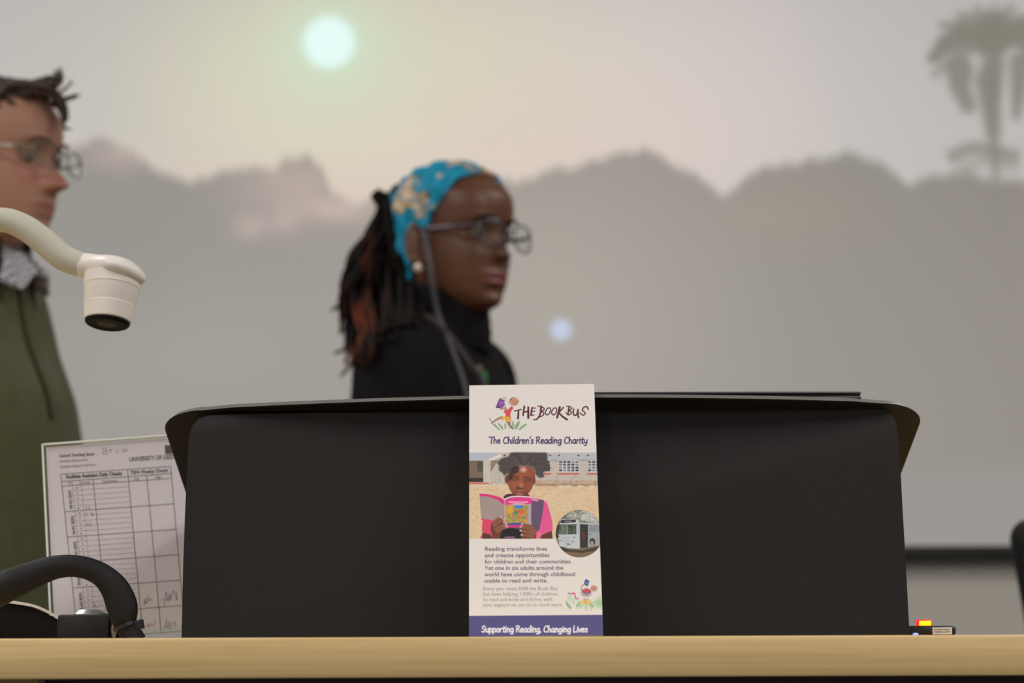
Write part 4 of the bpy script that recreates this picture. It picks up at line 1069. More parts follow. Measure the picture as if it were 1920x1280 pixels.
obj('sleeve', bm, m_cab, cb_, sharp=80)
tp_ = at(234, 1173, YC); td = (at(240, 1182, YC) - at(231, 1160, YC)).normalized(); u = Vector((0, -1, 0)); v = td.cross(u)
bm = bmesh.new()
rin = 19.5 * YC / FPX
rings(bm, [ell_ring(tp_ + td * dz, u * (rin + dr) * 0.84, v * (rin + dr), 40) for dz, dr in ((-0.0017, 0.0003), (-0.0014, 0.0011), (0.0014, 0.0011), (0.0017, 0.0003))]); ti = obj('cable_tie', bm, mat('tie_black', (26, 26, 30), 0.35), cb_)
hc = at(261, 1170.5, YC); ex = (hc - at(240, 1175, YC)).normalized(); ez = Vector((0, 1, 0)).cross(ex)
bm = bmesh.new(); box(bm, (-0.0036, -0.0026, -0.0036), (0.0036, 0.0026, 0.0036), 0.0006, 2, frame(hc, ex, (0, 1, 0), ez)); obj('tie_head', bm, MATS['tie_black'], ti)
# ================================================================== people
from mathutils.bvhtree import BVHTree
ZP = [-.118, -.114, -.105, -.092, -.078, -.066, -.050, -.038, -.02, 0, .02, .04, .06, .08, .095, .105, .111, .113]
XF = [.040, .062, .078, .083, .083, .086, .085, .084, .082, .079, .087, .090, .087, .074, .055, .034, .010, -.012]
XB = [.020, -.005, -.018, -.030, -.045, -.058, -.072, -.082, -.092, -.098, -.102, -.104, -.100, -.088, -.070, -.050, -.030, -.014]
HW = [.010, .024, .038, .050, .057, .061, .065, .067, .070, .072, .074, .076, .076, .069, .056, .040, .020, .002]
def head_pt(th, z, kind, feat=True):
    p = head_pt0(th, z, kind, feat)
    if kind == 'm' and p.z > 0.04: p.z = 0.04 + (p.z - 0.04) * 0.88
    return p
def head_pt0(th, z, kind, feat=True):
    xf = np.interp(z, ZP, XF); xb = np.interp(z, ZP, XB); hw = np.interp(z, ZP, HW)
    if kind == 'w': hw *= 0.99; xf += 0.003 * math.exp(-((z - .05) / .03) ** 2)
    ca, sa = math.cos(th), math.sin(th)
    # widest a bit behind the middle
    cx = -0.012
    ex = 0.86
    X = math.copysign(abs(ca) ** ex, ca); Yv = math.copysign(abs(sa) ** ex, sa)
    x = cx + (xf - cx) * X if ca > 0 else cx + (cx - xb) * X
    y = hw * Yv
    if ca > 0: y *= 1 - 0.05 * ca
    if feat and ca > 0:
        g = lambda y0, z0, sy, sz: math.exp(-((abs(y) - y0) / sy) ** 2 - ((z - z0) / sz) ** 2)
        # nose
        if kind == 'm': nz = max(0, min(1, (0.008 - z) / 0.046)); ln, tip, wid = 0.034, -0.040, 0.0105
        else: nz = max(0, min(1, (0.006 - z) / 0.042)); ln, tip, wid = 0.019, -0.034, 0.0125
        if z > tip: hgt = ln * nz ** 1.15
        else: hgt = ln * math.exp(-((z - tip) / 0.0065) ** 2)
        x += hgt * math.exp(-(y / (wid * (0.62 + 0.5 * nz))) ** 2)
        x += (0.009 if kind == 'w' else 0.007) * math.exp(-((abs(y) - 0.012) / 0.0065) ** 2 - ((z - tip - .001) / 0.008) ** 2)
        # eye sockets, brow, cheeks
        x -= 0.011 * g(0.031, -0.001, 0.017, 0.012)
        x += 0.004 * g(0.030, 0.021, 0.022, 0.008)
        x += 0.005 * g(0.040, -0.034, 0.020, 0.020)
        # lips
        lw = 0.026; fl = math.exp(-(y / lw) ** 4)
        k = 1.0 if kind == 'w' else 0.55
        x += fl * k * (0.0065 * math.exp(-((z + .0630) / .0042) ** 2) + 0.0075 * math.exp(-((z + .0755) / .0050) ** 2) - 0.0035 * math.exp(-((z + .0690) / .0022) ** 2))
        x -= 0.004 * fl * math.exp(-((z + .089) / .005) ** 2)
        x += 0.006 * math.exp(-(y / .02) ** 2 - ((z + .104) / .010) ** 2)
    return Vector((x, y, z))

def head_grid(bm, Mh, kind, s=1.0, nt=96, nz=90, feat=True, off=0.0):
    rs = []
    for i in range(nz + 1):
        ph = PI * (i + 0.5) / (nz + 1); z = -0.0025 - 0.1155 * math.cos(ph)
        rs.append([Mh @ (head_pt(2 * PI * k / nt, z, kind, feat) * s) for k in range(nt)])
    rings(bm, rs)

def ear(bm, Mh, side, s=1.0):
    c = Vector((-0.010, side * 0.073, -0.014))
    pts = []
    for a in range(-110, 181, 20):
        r = math.radians(a); pts.append(c + Vector((-0.015 * math.cos(r) - 0.002, side * (0.004 + 0.006 * math.cos(r)), 0.030 * math.sin(r))))
    tube(bm, [Mh @ (p * s) for p in pts], 0.0052 * s, 8)
    tube(bm, [Mh @ ((c + Vector((0.002, 0, -0.03))) * s), Mh @ ((c + Vector((-0.004, side * .002, -0.01))) * s), Mh @ ((c + Vector((-0.006, side * .002, 0.014))) * s)], [0.007, 0.009, 0.009], 8)

def finger(bm, M_, base, d, lens, r, curl, up):
    p = Vector(base); d = Vector(d).normalized(); up = Vector(up); pts = [M_ @ (p - d * 0.02), M_ @ p]; ax = d.cross(up)
    for i, l in enumerate(lens):
        d = Matrix.Rotation(math.radians(curl[i]), 3, ax) @ d; p = p + d * l; pts.append(M_ @ p)
    tube(bm, pts, [r * 1.05, r * 1.05, r, r * 0.92, r * 0.8][:len(pts)], 10)

def hand(bm, M_, side, s=1.0):
    """hand hanging from the wrist at the origin, fingers along -z, palm towards the thigh"""
    rs = []
    for z, a, b, x in ((0.02, .016, .024, 0), (0.0, .016, .026, 0), (-.03, .016, .036, .002), (-.06, .014, .042, .003), (-.088, .012, .041, .002), (-.094, .008, .036, .002)):
        rs.append([M_ @ (p * s) for p in ell_ring((x, 0, z), (0, a * side, 0), (b, 0, 0), 20, 0.85)])
    rings(bm, rs)
    for i, (x, lens) in enumerate(((0.034, (.040, .024, .018)), (0.0115, (.045, .028, .020)), (-0.0115, (.042, .026, .019)), (-0.034, (.033, .020, .016)))):
        finger(bm, M_ @ Matrix.Scale(s, 4), (x, 0, -0.088), (x * 0.9, 0, -1), lens, 0.0078 - i * 0.0004, (14 + i * 3, 20, 14), (0, side, 0))
    finger(bm, M_ @ Matrix.Scale(s, 4), (0.030, -side * 0.006, -0.030), (0.75, -side * 0.25, -0.62), (.036, .028), 0.0095, (8, 14), (0, side, 0))

def person_shapes(Mb, Mh, kind, hs, H, P):
    """returns functions that add the trunk, arms, legs with a given padding (for skin and for clothes)"""
    k = H / 1.70
    def torso(bm, pad, z0=0.0, z1=9.0, ex=0.86, nseg=36):
        rs = []
        T_ = P['torso']; zs_ = [t[0] * k for t in T_]
        lo = max(z0, zs_[0]); hi = min(z1, zs_[-1]); n = 30
        for i in range(n + 1):
            z = lo + (hi - lo) * i / n
            cx = np.interp(z, zs_, [t[1] for t in T_]) * k; d = np.interp(z, zs_, [t[2] for t in T_]) * k + pad; w_ = np.interp(z, zs_, [t[3] for t in T_]) * k + pad
            rs.append([Mb @ p for p in ell_ring((cx, 0, z), (d, 0, 0), (0, w_, 0), nseg, ex)])
        rings(bm, rs)
    def arms(bm, pad, f=1.0):
        for sd in (-1, 1):
            A = P['arm_r'] if sd < 0 else P['arm_l']
            pts = [Mb @ Vector((x * k, sd * y * k, z * k)) for x, y, z, r in A]; rad = [r * k + pad for x, y, z, r in A]
            q = catmull([tuple(p) + (r,) for p, r in zip(pts, rad)], 5)
            n = max(4, int(len(q) * f)); q = q[:n]
            tube(bm, [p[:3] for p in q], [p[3] for p in q], 20)
    def legs(bm, pad, zmin=0.0):
        for sd in (-1, 1):
            Lg = [(0, .085, .93, .085), (.0, .09, .80, .090), (.012, .095, .62, .072), (.012, .1, .48, .054), (-.004, .102, .36, .056), (-.012, .105, .22, .044), (-.014, .105, .10, .036), (-.014, .105, .06, .036)]
            Lg = [q for q in Lg if q[2] * k >= zmin]
            tube(bm, [Mb @ Vector((x * k, sd * y * k, z * k)) for x, y, z, r in Lg], [r * k + pad for x, y, z, r in Lg], 20, smooth_n=4)
    def feet(bm, pad):
        for sd in (-1, 1):
            rs = []
            for x, w_, h, z in ((-.062, .014, .016, .03), (-.055, .028, .032, .036), (-.02, .034, .042, .044), (.04, .036, .032, .034), (.10, .044, .024, .026), (.15, .044, .018, .020), (.185, .030, .013, .015), (.195, .012, .008, .013)):
                rs.append([Mb @ p for p in ell_ring((x * k, sd * .105 * k, max(z, h) * k + pad), (0, w_ * k + pad, 0), (0, 0, h * k + pad), 20, .9)])
            rings(bm, rs)
    def neck(bm, pad, top=True):
        r = P['neck']
        a = Mh @ Vector((-0.020, 0, -0.055)); b = Mh @ Vector((-0.028, 0, -0.105)); c_ = Mb @ Vector((P['nb'][0] * k, 0, P['nb'][1] * k)); d_ = Mb @ Vector((P['nb'][0] * k - .006, 0, P['nb'][1] * k - .05))
        tube(bm, [a, b, (b + c_) / 2, c_, d_], [r + pad, r + pad, r * 1.03 + pad, r * 1.15 + pad, r * 1.5 + pad], 28, smooth_n=3)
    return torso, arms, legs, feet, neck

def shell(name, Mh, s, kind, keep, off, m, parent, nt=110, nz=100, thick=0.004, color=None, rough=0.0):
    """cloth or hair lying over the skull where keep(x,y,z) is true"""
    bm = bmesh.new(); G = []
    for i in range(nz + 1):
        ph = PI * (i + 0.5) / (nz + 1); z = -0.0025 - 0.1155 * math.cos(ph)
        row = []
        for k in range(nt):
            p = head_pt(2 * PI * k / nt, z, kind, False); c0 = Vector((-0.012, 0, 0.005)); n = (p - c0).normalized()
            o_ = off(p) if callable(off) else off
            if rough: o_ += rough * (mnoise.noise(Vector((p.x * 60, p.y * 60, p.z * 18))) + 0.6 * mnoise.noise(p * 150))
            row.append((p, (p + n * o_), (p + n * max(0.0, o_ - thick))))
        G.append(row)
    vo, vi = {}, {}
    def gv(d, i, k, w_):
        if (i, k) not in d: d[(i, k)] = bm.verts.new(Mh @ (G[i][k][w_] * s))
        return d[(i, k)]
    on = [[keep(*G[i][k][0]) for k in range(nt)] for i in range(nz + 1)]
    cell = {}
    for i in range(nz):
        for k in range(nt):
            j = (k + 1) % nt
            if on[i][k] and on[i + 1][k] and on[i][j] and on[i + 1][j]: cell[(i, k)] = 1
    for (i, k) in cell:
        j = (k + 1) % nt
        bm.faces.new((gv(vo, i, k, 1), gv(vo, i, j, 1), gv(vo, i + 1, j, 1), gv(vo, i + 1, k, 1)))
        bm.faces.new((gv(vi, i, k, 2), gv(vi, i + 1, k, 2), gv(vi, i + 1, j, 2), gv(vi, i, j, 2)))
        for (a, b, nb) in (((i, k), (i, j), (i - 1, k)), ((i + 1, j), (i + 1, k), (i + 1, k)), ((i + 1, k), (i, k), (i, (k - 1) % nt)), ((i, j), (i + 1, j), (i, j))):
            if nb not in cell:
                bm.faces.new((gv(vo, *b, 1), gv(vo, *a, 1), gv(vi, *a, 2), gv(vi, *b, 2)))
    if keep(-0.012, 0, 0.113):
        i = nz; bm.faces.new([gv(vo, i, k, 1) for k in range(nt)])
    bmesh.ops.recalc_face_normals(bm, faces=bm.faces[:])
    me = bpy.data.meshes.new(name); bm.to_mesh(me); bm.free()
    if color:
        V = vcoords(me); inv = np.array((Mh @ Matrix.Scale(s, 4)).inverted()); L_ = V @ inv[:3, :3].T + inv[:3, 3]; set_cols(me, color(L_))
    return link(name, me, m, parent)

def skin_mat(name, rough=0.5, spec=0.4):
    m = mat(name, (150, 100, 80), rough, spec=spec, attr='Col', bump=('noise', 220, 0.12))
    b = m.node_tree.nodes['Principled BSDF']; b.inputs['Subsurface Weight'].default_value = 0.06; b.inputs['Subsurface Radius'].default_value = (0.01, 0.004, 0.002)
    return m

def paint_skin(me, Mh, s, base, lip, kind, blush=None):
    V = vcoords(me); inv = np.array((Mh @ Matrix.Scale(s, 4)).inverted()); L_ = V @ inv[:3, :3].T + inv[:3, 3]
    C = np.zeros((len(V), 3)); C[:] = nlin(base)
    C *= (0.94 + 0.12 * vnoise(V[:, 0] * 40 + V[:, 1] * 31, V[:, 2] * 40, 3))[:, None]
    x, y, z = L_.T
    k = np.exp(-(y / .027) ** 6) * np.exp(-((z + .069) / (.0082 if kind == 'w' else .006)) ** 4) * (x > 0.06)
    C = C * (1 - k[:, None]) + nlin(lip) * k[:, None]
    if blush is not None:
        k = np.exp(-((np.abs(y) - .035) / .02) ** 2 - ((z + .03) / .02) ** 2) * (x > 0.03) * .5 + np.exp(-(y / .014) ** 2 - ((z + .036) / .012) ** 2) * (x > 0.08) * .6
        C = C * (1 - k[:, None]) + nlin(blush) * k[:, None]
    # beard shadow / brow zone left to separate pieces
    set_cols(me, C)

def eyes(Mh, s, parent, iris, brow, lid, bw=0.0035):
    for sd in (-1, 1):
        c0 = Vector((0.0655, sd * 0.031, -0.001))
        bm = bmesh.new(); bmesh.ops.create_uvsphere(bm, u_segments=24, v_segments=16, radius=0.0118 * s, matrix=Mh @ Matrix.Translation(c0 * s)); e = obj('eye', bm, mat('eye_white', (112, 102, 95), 0.35), parent)
        bm = bmesh.new(); q = Mh @ Matrix.Translation((c0 + Vector((0.0075, 0, -0.001))) * s); bmesh.ops.create_uvsphere(bm, u_segments=20, v_segments=12, radius=0.0058 * s, matrix=q); obj('iris', bm, mat(iris[0], iris[1], 0.15), e)
        bm = bmesh.new()
        pts = [Vector((0.0655 + 0.0125 * math.cos(a) - 0.004 * abs(a) , sd * 0.031 + 0.0145 * math.sin(a), 0.0035 * math.cos(a) + 0.0015)) for a in np.linspace(-1.25, 1.25, 11)]
        tube(bm, [Mh @ (p * s) for p in pts], [0.0012 * s] + [0.0026 * s] * 9 + [0.0012 * s], 8); obj('eyelid', bm, lid, parent)
        bm = bmesh.new()
        pts = [Vector((0.094 - 9.0 * (yv - 0.012) ** 2 - (0.004 if yv > 0.04 else 0), sd * yv, 0.019 + 0.004 * math.sin((yv - .012) / .036 * PI))) for yv in np.linspace(0.012, 0.048, 9)]
        tube(bm, [Mh @ (p * s) for p in pts], [bw * .6] + [bw] * 6 + [bw * .7, bw * .4], 8, flat=0.6); obj('eyebrow', bm, brow, parent)

def spectacles(Mh, s, name, label, fm, lens, wd, ht, rnd, rim, off, drop, temple_r, sq):
    o = empty(name, Mh @ Vector((0.1, 0, 0))); tag(o, label, 'glasses')
    def lensring(sd, r, n=40):
        out = []
        for k in range(n):
            a = 2 * PI * k / n; ca, sa = math.cos(a), math.sin(a)
            yv = sd * (off + 0.0) + wd / 2 * math.copysign(abs(ca) ** sq, ca) * r; zv = -drop + ht / 2 * math.copysign(abs(sa) ** sq, sa) * r
            xv = 0.107 - 3.2 * yv * yv
            out.append(Mh @ (Vector((xv, yv, zv)) * s))
        return out
    for sd in (-1, 1):
        bm = bmesh.new(); R1 = lensring(sd, 1.0); tube(bm, R1 + [R1[0], R1[1]], rim, 8, cap=False); f = obj('rim', bm, fm, o)
        bm = bmesh.new(); bm.faces.new([bm.verts.new(p) for p in lensring(sd, 0.99)]); obj('lens', bm, lens, f, smooth=False)
        bm = bmesh.new(); xe = 0.107 - 3.2 * (off + wd / 2) ** 2; ye = off + wd / 2
        pts = [(xe, ye * .985, -drop + ht * .22), (xe - .006, ye + .003, -drop + ht * .24), (xe - .03, .076, .003), (0.02, .0775, .004), (-.008, .0775, .004), (-.024, .078, -.012), (-.030, .076, -.028)]
        tube(bm, [Mh @ (Vector((x, sd * y, z)) * s) for x, y, z in pts], temple_r, 8, smooth_n=4, flat=0.5); obj('temple_arm', bm, fm, o)
    bm = bmesh.new(); yb_ = off - wd / 2
    tube(bm, [Mh @ (Vector((0.107, y, -drop + ht * .18 + z)) * s) for y, z in ((-yb_, 0), (0, .003), (yb_, 0))], rim * 1.1, 8, smooth_n=4); obj('bridge', bm, fm, o)
    return o

def RZ(a): return Matrix.Rotation(math.radians(a), 4, 'Z')

# ------------------------------------------------------------------ the woman
YW = 3.45
hw_pos = at(857, 449, YW); SW = 1.05
MhW = Matrix.Translation(hw_pos) @ RZ(-40) @ Matrix.Rotation(math.radians(1.0), 4, 'Y')
bw_pos = (hw_pos.x - 0.024, hw_pos.y + 0.02, 0); MbW = Matrix.Translation(bw_pos) @ RZ(-24)
HWm = 1.705
PW = dict(neck=0.050, nb=(-.028, 1.425),
  torso=[(.78, 0, .09, .13), (.86, 0, .118, .172), (.94, 0, .116, .172), (1.02, .005, .10, .145), (1.10, .008, .094, .132), (1.20, .010, .108, .142), (1.27, .010, .104, .150), (1.33, -.004, .088, .158), (1.38, -.016, .072, .156), (1.415, -.020, .068, .130), (1.44, -.026, .058, .086), (1.46, -.028, .05, .056)],
  arm_r=[(-.010, .125, 1.372, .048), (-.002, .166, 1.348, .052), (.0, .188, 1.28, .048), (-.01, .212, 1.16, .042), (-.03, .225, 1.08, .038), (.02, .225, .98, .036), (.05, .215, .86, .026), (.055, .212, .82, .024)],
  arm_l=[(-.015, .125, 1.375, .050), (-.015, .168, 1.350, .055), (-.020, .192, 1.28, .048), (-.03, .215, 1.16, .042), (-.03, .225, 1.08, .038), (.02, .225, .98, .036), (.05, .215, .86, .026), (.055, .212, .82, .024)])
wm = empty('person', bw_pos); tag(wm, 'person in black high-necked top and turquoise headband, head turned right, dreadlocks tied back', 'person')
torso, arms, legs, feet, neck = person_shapes(MbW, MhW, 'w', SW, HWm, PW)
bm = bmesh.new(); head_grid(bm, MhW, 'w', SW)
for sd in (-1, 1): ear(bm, MhW, sd, SW)
neck(bm, 0); torso(bm, 0); arms(bm, 0); legs(bm, 0); feet(bm, -0.002)
kk = HWm / 1.70
for sd in (-1, 1): hand(bm, MbW @ Matrix.Translation((.057 * kk, sd * .212 * kk, .80 * kk)), sd, 0.93)
me = remeshed(bm, 0.0036, 2, 'body')
head_bvh = BVHTree.FromPolygons([v.co.copy() for v in me.vertices], [tuple(p.vertices) for p in me.polygons])
paint_skin(me, MhW, SW, (100, 64, 46), (114, 52, 58), 'w')
link('body', me, skin_mat('skin_dark', 0.42, 0.45), wm)
m_hairw = mat('hair_black', (14, 11, 10), 0.75, spec=0.2, bump=('noise', 300, 0.8))
eyes(MhW, SW, wm, ('iris_brown', (40, 26, 20)), m_hairw, mat('lid_dark', (82, 50, 38), 0.5), 0.0026)
m_top = mat('top_black', (19, 18, 20), 0.9, spec=0.15, sheen=0.0, bump=('noise', 500, 0.3))
bm = bmesh.new(); torso(bm, 0.011, 0.90 * kk); arms(bm, 0.011, 0.93)
a = MhW @ Vector((-0.022, 0, -0.120)); c_ = MbW @ Vector((-.028 * kk, 0, 1.425 * kk)); d_ = MbW @ Vector((-.03 * kk, 0, 1.36 * kk))
tube(bm, [a, (a + c_) / 2, c_, d_], [.060, .0605, .066, .085], 32, smooth_n=3)
me_top = remeshed(bm, 0.006, 3, 'top')
from mathutils.bvhtree import BVHTree
bv_top = BVHTree.FromPolygons([v.co.copy() for v in me_top.vertices], [tuple(p.vertices) for p in me_top.polygons])
link('top', me_top, m_top, wm)
# rolled collar
bm = bmesh.new()
for q_, r_, dz in ((0, .0570, -0.094), (0, .0585, -0.110), (0, .0600, -0.126), (1, .0600, -0.142), (2, .0590, -0.156)):
    cc = MhW @ Vector((-0.019, 0, dz)); rr_ = [cc + Vector((r_ * 1.02 * math.cos(t), r_ * math.sin(t), -0.020 * math.cos(t) - .004)) for t in np.linspace(0, 2 * PI, 37)]
    tube(bm, rr_ + [rr_[1]], 0.0115, 10, cap=False)
link('collar', remeshed(bm, 0.004, 3, 'collar'), m_top, wm)
m_tr = mat('trousers_black', (30, 30, 34), 0.9)
bm = bmesh.new(); legs(bm, 0.014, 0.08); torso(bm, 0.008, 0.80 * kk, 1.0 * kk); link('trousers', remeshed(bm, 0.009, 2, 'trousers'), m_tr, wm)
bm = bmesh.new(); feet(bm, 0.005); link('shoes', remeshed(bm, 0.006, 2, 'shoes'), mat('shoe_black', (24, 22, 22), 0.4), wm)
# headband
def front_edge(x, z): return (0.080 - x) * 0.075 - (0.078 - z) * 0.080      # >0 above/behind the line forehead..ear
def band_keep(x, y, z):
    # line from the hairline (.058,.088) to the top of the ear (.004,.004)
    x = x + 0.32 * max(0.0, y)
    f = (x - 0.058) * (0.004 - 0.088) - (z - 0.088) * (0.004 - 0.058)
    infront = f > 0
    # back line from behind the crown (-.078,.066) to the nape (-.045,-.062)
    b = (x + 0.078) * (-0.062 - 0.066) - (z - 0.066) * (-0.045 + 0.078)
    behind = b < 0
    low = z > -0.066 and (x < 0.0 or z > 0.0) 
    return infront and behind and low and not (z < 0.008 and x > -0.026)
def band_off(p):
    e = 0.007 + 0.003 * math.sin(p.z * 150 + p.x * 190 + 12 * abs(p.y)) + 0.0022 * math.sin(p.z * 90 - p.x * 260 + 2)
    return e
CY_ = np.array([nlin((24, 146, 184)), nlin((202, 168, 62)), nlin((40, 44, 44)), nlin((226, 206, 190)), nlin((14, 112, 150))])
def band_col(L_):
    x, y, z = L_.T
    u_ = np.arctan2(y, z + .03) * 0.075; v_ = (x * 0.9 + z * 0.35)
    d = x * 0.84 - z * 0.54                      # across the band
    front_d = 0.058 * 0.84 - 0.088 * 0.54
    C = np.zeros((len(x), 3)); C[:] = CY_[0]
    stripe = np.zeros(len(x))
    for (cx_b, cy_b, r_b) in ((722, 372, .020), (712, 350, .014), (738, 340, .014), (768, 330, .012), (850, 312, .013), (876, 314, .014), (812, 378, .013), (800, 398, .012), (905, 330, .012), (775, 372, .010), (835, 356, .008)):
        h = head_bvh.find_nearest(at(cx_b, cy_b, YW - 0.045))
        if h[0] is None: continue
        q = (MhW @ Matrix.Scale(SW, 4)).inverted() @ h[0]
        for sg in (1, -1): stripe += np.exp(-((x - q.x) ** 2 + (y - sg * q.y) ** 2 + (z - q.z) ** 2) / (r_b * 1.15) ** 2)
    stripe = np.clip(stripe, 0, 1.1) + 0.25 * np.exp(-((d - front_d + 0.004) / 0.006) ** 2)
    n1 = vnoise(x * 130 + 40, z * 130 + y * 60 + 9, 61, 2); n2 = vnoise(x * 160 + 4, z * 150 - y * 80 + 3, 67, 2); n3 = vnoise(x * 190 + 14, z * 170 + y * 90 + 23, 71, 2)
    k = np.clip((stripe * 0.9 + n1 * 0.6 - 0.72) * 8, 0, 1)
    C = C * (1 - k[:, None]) + CY_[2] * k[:, None]
    k = np.clip((stripe * 0.8 + n2 * 0.9 - 0.92) * 8, 0, 1); C = C * (1 - k[:, None]) + CY_[1] * k[:, None]
    k = np.clip((stripe * 0.75 + n3 * 0.9 - 1.02) * 8, 0, 1); C = C * (1 - k[:, None]) + CY_[3] * k[:, None]
    k = np.clip((vnoise(x * 40 + 5, z * 60, 77, 2) - 0.6) * 6, 0, 1) * 0.5; C = C * (1 - k[:, None]) + CY_[4] * k[:, None]
    return C
shell('headband', MhW, SW, 'w', band_keep, band_off, mat('headband_cloth', (24, 146, 184), 0.75, spec=0.25, attr='Col'), wm, 220, 200, 0.007, band_col)
def hairback(x, y, z):
    b = (x + 0.073) * (-0.062 - 0.066) - (z - 0.066) * (-0.045 + 0.078)
    return b > 0 and z > -0.075
shell('hair', MhW, SW, 'w', hairback, lambda p: 0.016, m_hairw, wm, 140, 120, 0.012, rough=0.006)
# dreadlocks gathered behind the head
hairset = []
rd = random.Random(12)
bm = bmesh.new(); tie = at(738, 405, YW + 0.055)
cols_src = []
def dread(pts, r0, r1):
    q2 = []
    for p in pts:
        d = (p - EYE).normalized(); h = bv_top.ray_cast(EYE, d)
        if h[0] is not None and h[0].y - 0.012 < p.y: p = h[0] - d * 0.014
        q2.append(p)
    pts = q2
    q = catmull([tuple(p) for p in pts], 7); n = len(q); nz_ = []
    for i, p in enumerate(q):
        t = i / (n - 1); rr = (r0 + (r1 - r0) * t) * (1 + 0.12 * math.sin(i * 2.1)); nz_.append(rr)
    tube(bm, q, nz_, 8)
for i in range(74):
    t = i / 73.0
    sx = rd.uniform(712, 762); sy = rd.uniform(368, 450); dy = rd.uniform(-0.045, 0.045)
    e = rd.random()
    ex = 636 + 110 * rd.random() ** 0.8; ey = rd.uniform(585, 690) if ex < 700 else rd.uniform(560, 640)
    mx = (sx + ex) / 2 - rd.uniform(12, 52); my = (sy + ey) / 2 + rd.uniform(-14, 14)
    dread([at(sx + 20, sy + 4, YW + 0.05 + dy), at(sx - 8, sy + 22, YW + 0.055 + dy), at(mx, my, YW + 0.06 + dy * 1.4), at(ex + rd.uniform(-4, 8), ey - 50, YW + 0.06 + dy * 1.5), at(ex, ey, YW + 0.055 + dy * 1.4)], rd.uniform(0.0055, 0.0075), 0.0032)
for i in range(46):
    sx = rd.uniform(738, 782); sy = rd.uniform(400, 500); ex = rd.uniform(712, 800); ey = rd.uniform(575, 612) + max(0, 760 - ex) * .3
    dy = rd.uniform(-.03, .03); dread([at(sx, sy, YW + 0.035 + dy), at((sx + ex) / 2 - rd.uniform(-4, 10), (sy + ey) / 2, YW + 0.03 + dy), at(ex, ey, YW + 0.04 + dy)], rd.uniform(0.007, 0.009), 0.0045)
for pts in ([(690, 440), (662, 500), (645, 560), (622, 582)], [(700, 440), (668, 520), (650, 600), (648, 650), (628, 662)], [(705, 500), (682, 600), (665, 670), (640, 704)], [(700, 470), (660, 560), (650, 620), (662, 668)]):
    dread([at(x, y, YW + 0.05) for x, y in pts], 0.006, 0.0025)
# stubby ends standing up at the tie
for a in range(26):
    x0, y0 = rd.uniform(696, 740), rd.uniform(370, 430); dread([at(x0 + 14, y0 + 16, YW + 0.05), at(x0, y0, YW + 0.05), at(x0 - rd.uniform(2, 14), y0 - rd.uniform(0, 14), YW + 0.05)], 0.009, 0.006)
bmesh.ops.recalc_face_normals(bm, faces=bm.faces[:])
me = bpy.data.meshes.new('dreadlocks'); bm.to_mesh(me); bm.free()
V = vcoords(me); px_, py_ = to_px(V.astype(float))
k = np.clip((vnoise(V[:, 0] * 60, V[:, 2] * 9 + V[:, 1] * 40, 5, 2) - 0.48) * 4, 0, 1) * np.clip((1.60 - V[:, 2]) / 0.12, 0, 1) * np.clip((hw_pos.x - 0.115 - V[:, 0]) / 0.04 + .3, 0, 1)
g_ = np.clip((1.40 - V[:, 2]) / 0.03, 0, 1) * 0.5 * np.clip((hw_pos.x - 0.15 - V[:, 0]) / 0.03, 0, 1)
C = nlin((15, 11, 10)) * (1 - k[:, None]) + nlin((98, 46, 22)) * k[:, None]; C = C * (1 - g_[:, None]) + nlin((120, 92, 50)) * g_[:, None]
set_cols(me, C); link('dreadlocks', me, mat('dreads', (30, 20, 16), 0.8, spec=0.2, attr='Col'), wm)
# earring
ec = MhW @ (Vector((-0.004, -0.082, -0.054)) * SW)
bm = bmesh.new(); bmesh.ops.create_uvsphere(bm, u_segments=20, v_segments=14, radius=0.0078, matrix=Matrix.Translation(ec))
er = obj('earring', bm, mat('pearl', (226, 214, 204), 0.25, spec=0.7), wm)
m_fw = mat('frame_purple', (52, 44, 66), 0.25, spec=0.6)
g_len = glass_mat('lens_glass', refl=1.6)
spectacles(MhW, SW, 'glasses', 'dark purple plastic-framed glasses with a retaining cord, worn by the person in the headband', m_fw, g_len, 0.053, 0.041, 1, 0.0015, 0.0355, 0.006, 0.0032, 0.8)
# glasses cord, from the temple arm down the chest
def on_body(px, py, Y, off=0.006):
    d = ray(px, py).normalized(); h = bv_top.ray_cast(EYE, d)
    if h[0] is None: return at(px, py, Y)
    return h[0] - d * off
cordp = [MhW @ (Vector((0.004, -0.0815, 0.004)) * SW), on_body(803, 470, 3.37), on_body(811, 530, 3.365), on_body(822, 590, 3.36), on_body(846, 650, 3.345), on_body(864, 700, 3.335), on_body(874, 735, 3.33), on_body(884, 775, 3.33)]
bm = bmesh.new(); tube(bm, cordp, 0.0042, 8, smooth_n=5)
gc = obj('glasses_cord', bm, mat('cord_grey', (74, 72, 82), 0.6), wm)
bm = bmesh.new(); tube(bm, [on_body(778, 590, 3.37), on_body(812, 600, 3.36), on_body(850, 640, 3.33), on_body(886, 690, 3.33), on_body(905, 715, 3.33), on_body(912, 760, 3.33)], 0.005, 8, smooth_n=5, flat=0.4)
obj('lanyard', bm, mat('lanyard_dark', (52, 44, 44), 0.6), wm)
bm = bmesh.new(); bc_ = on_body(905, 712, 3.315); box(bm, (-.008, -.002, -.018), (.008, .002, .014), .002, 2, Matrix.Translation(bc_) @ RZ(-15)); obj('lanyard_badge', bm, mat('badge_green', (30, 110, 52), 0.5), wm)
bm = bmesh.new(); box(bm, (-.005, -.0025, -.004), (.005, .0025, .004), .001, 2, Matrix.Translation(on_body(898, 690, 3.318)) @ RZ(-15)); obj('lanyard_clip', bm, mat('clip_pink', (140, 112, 108), 0.4), wm)

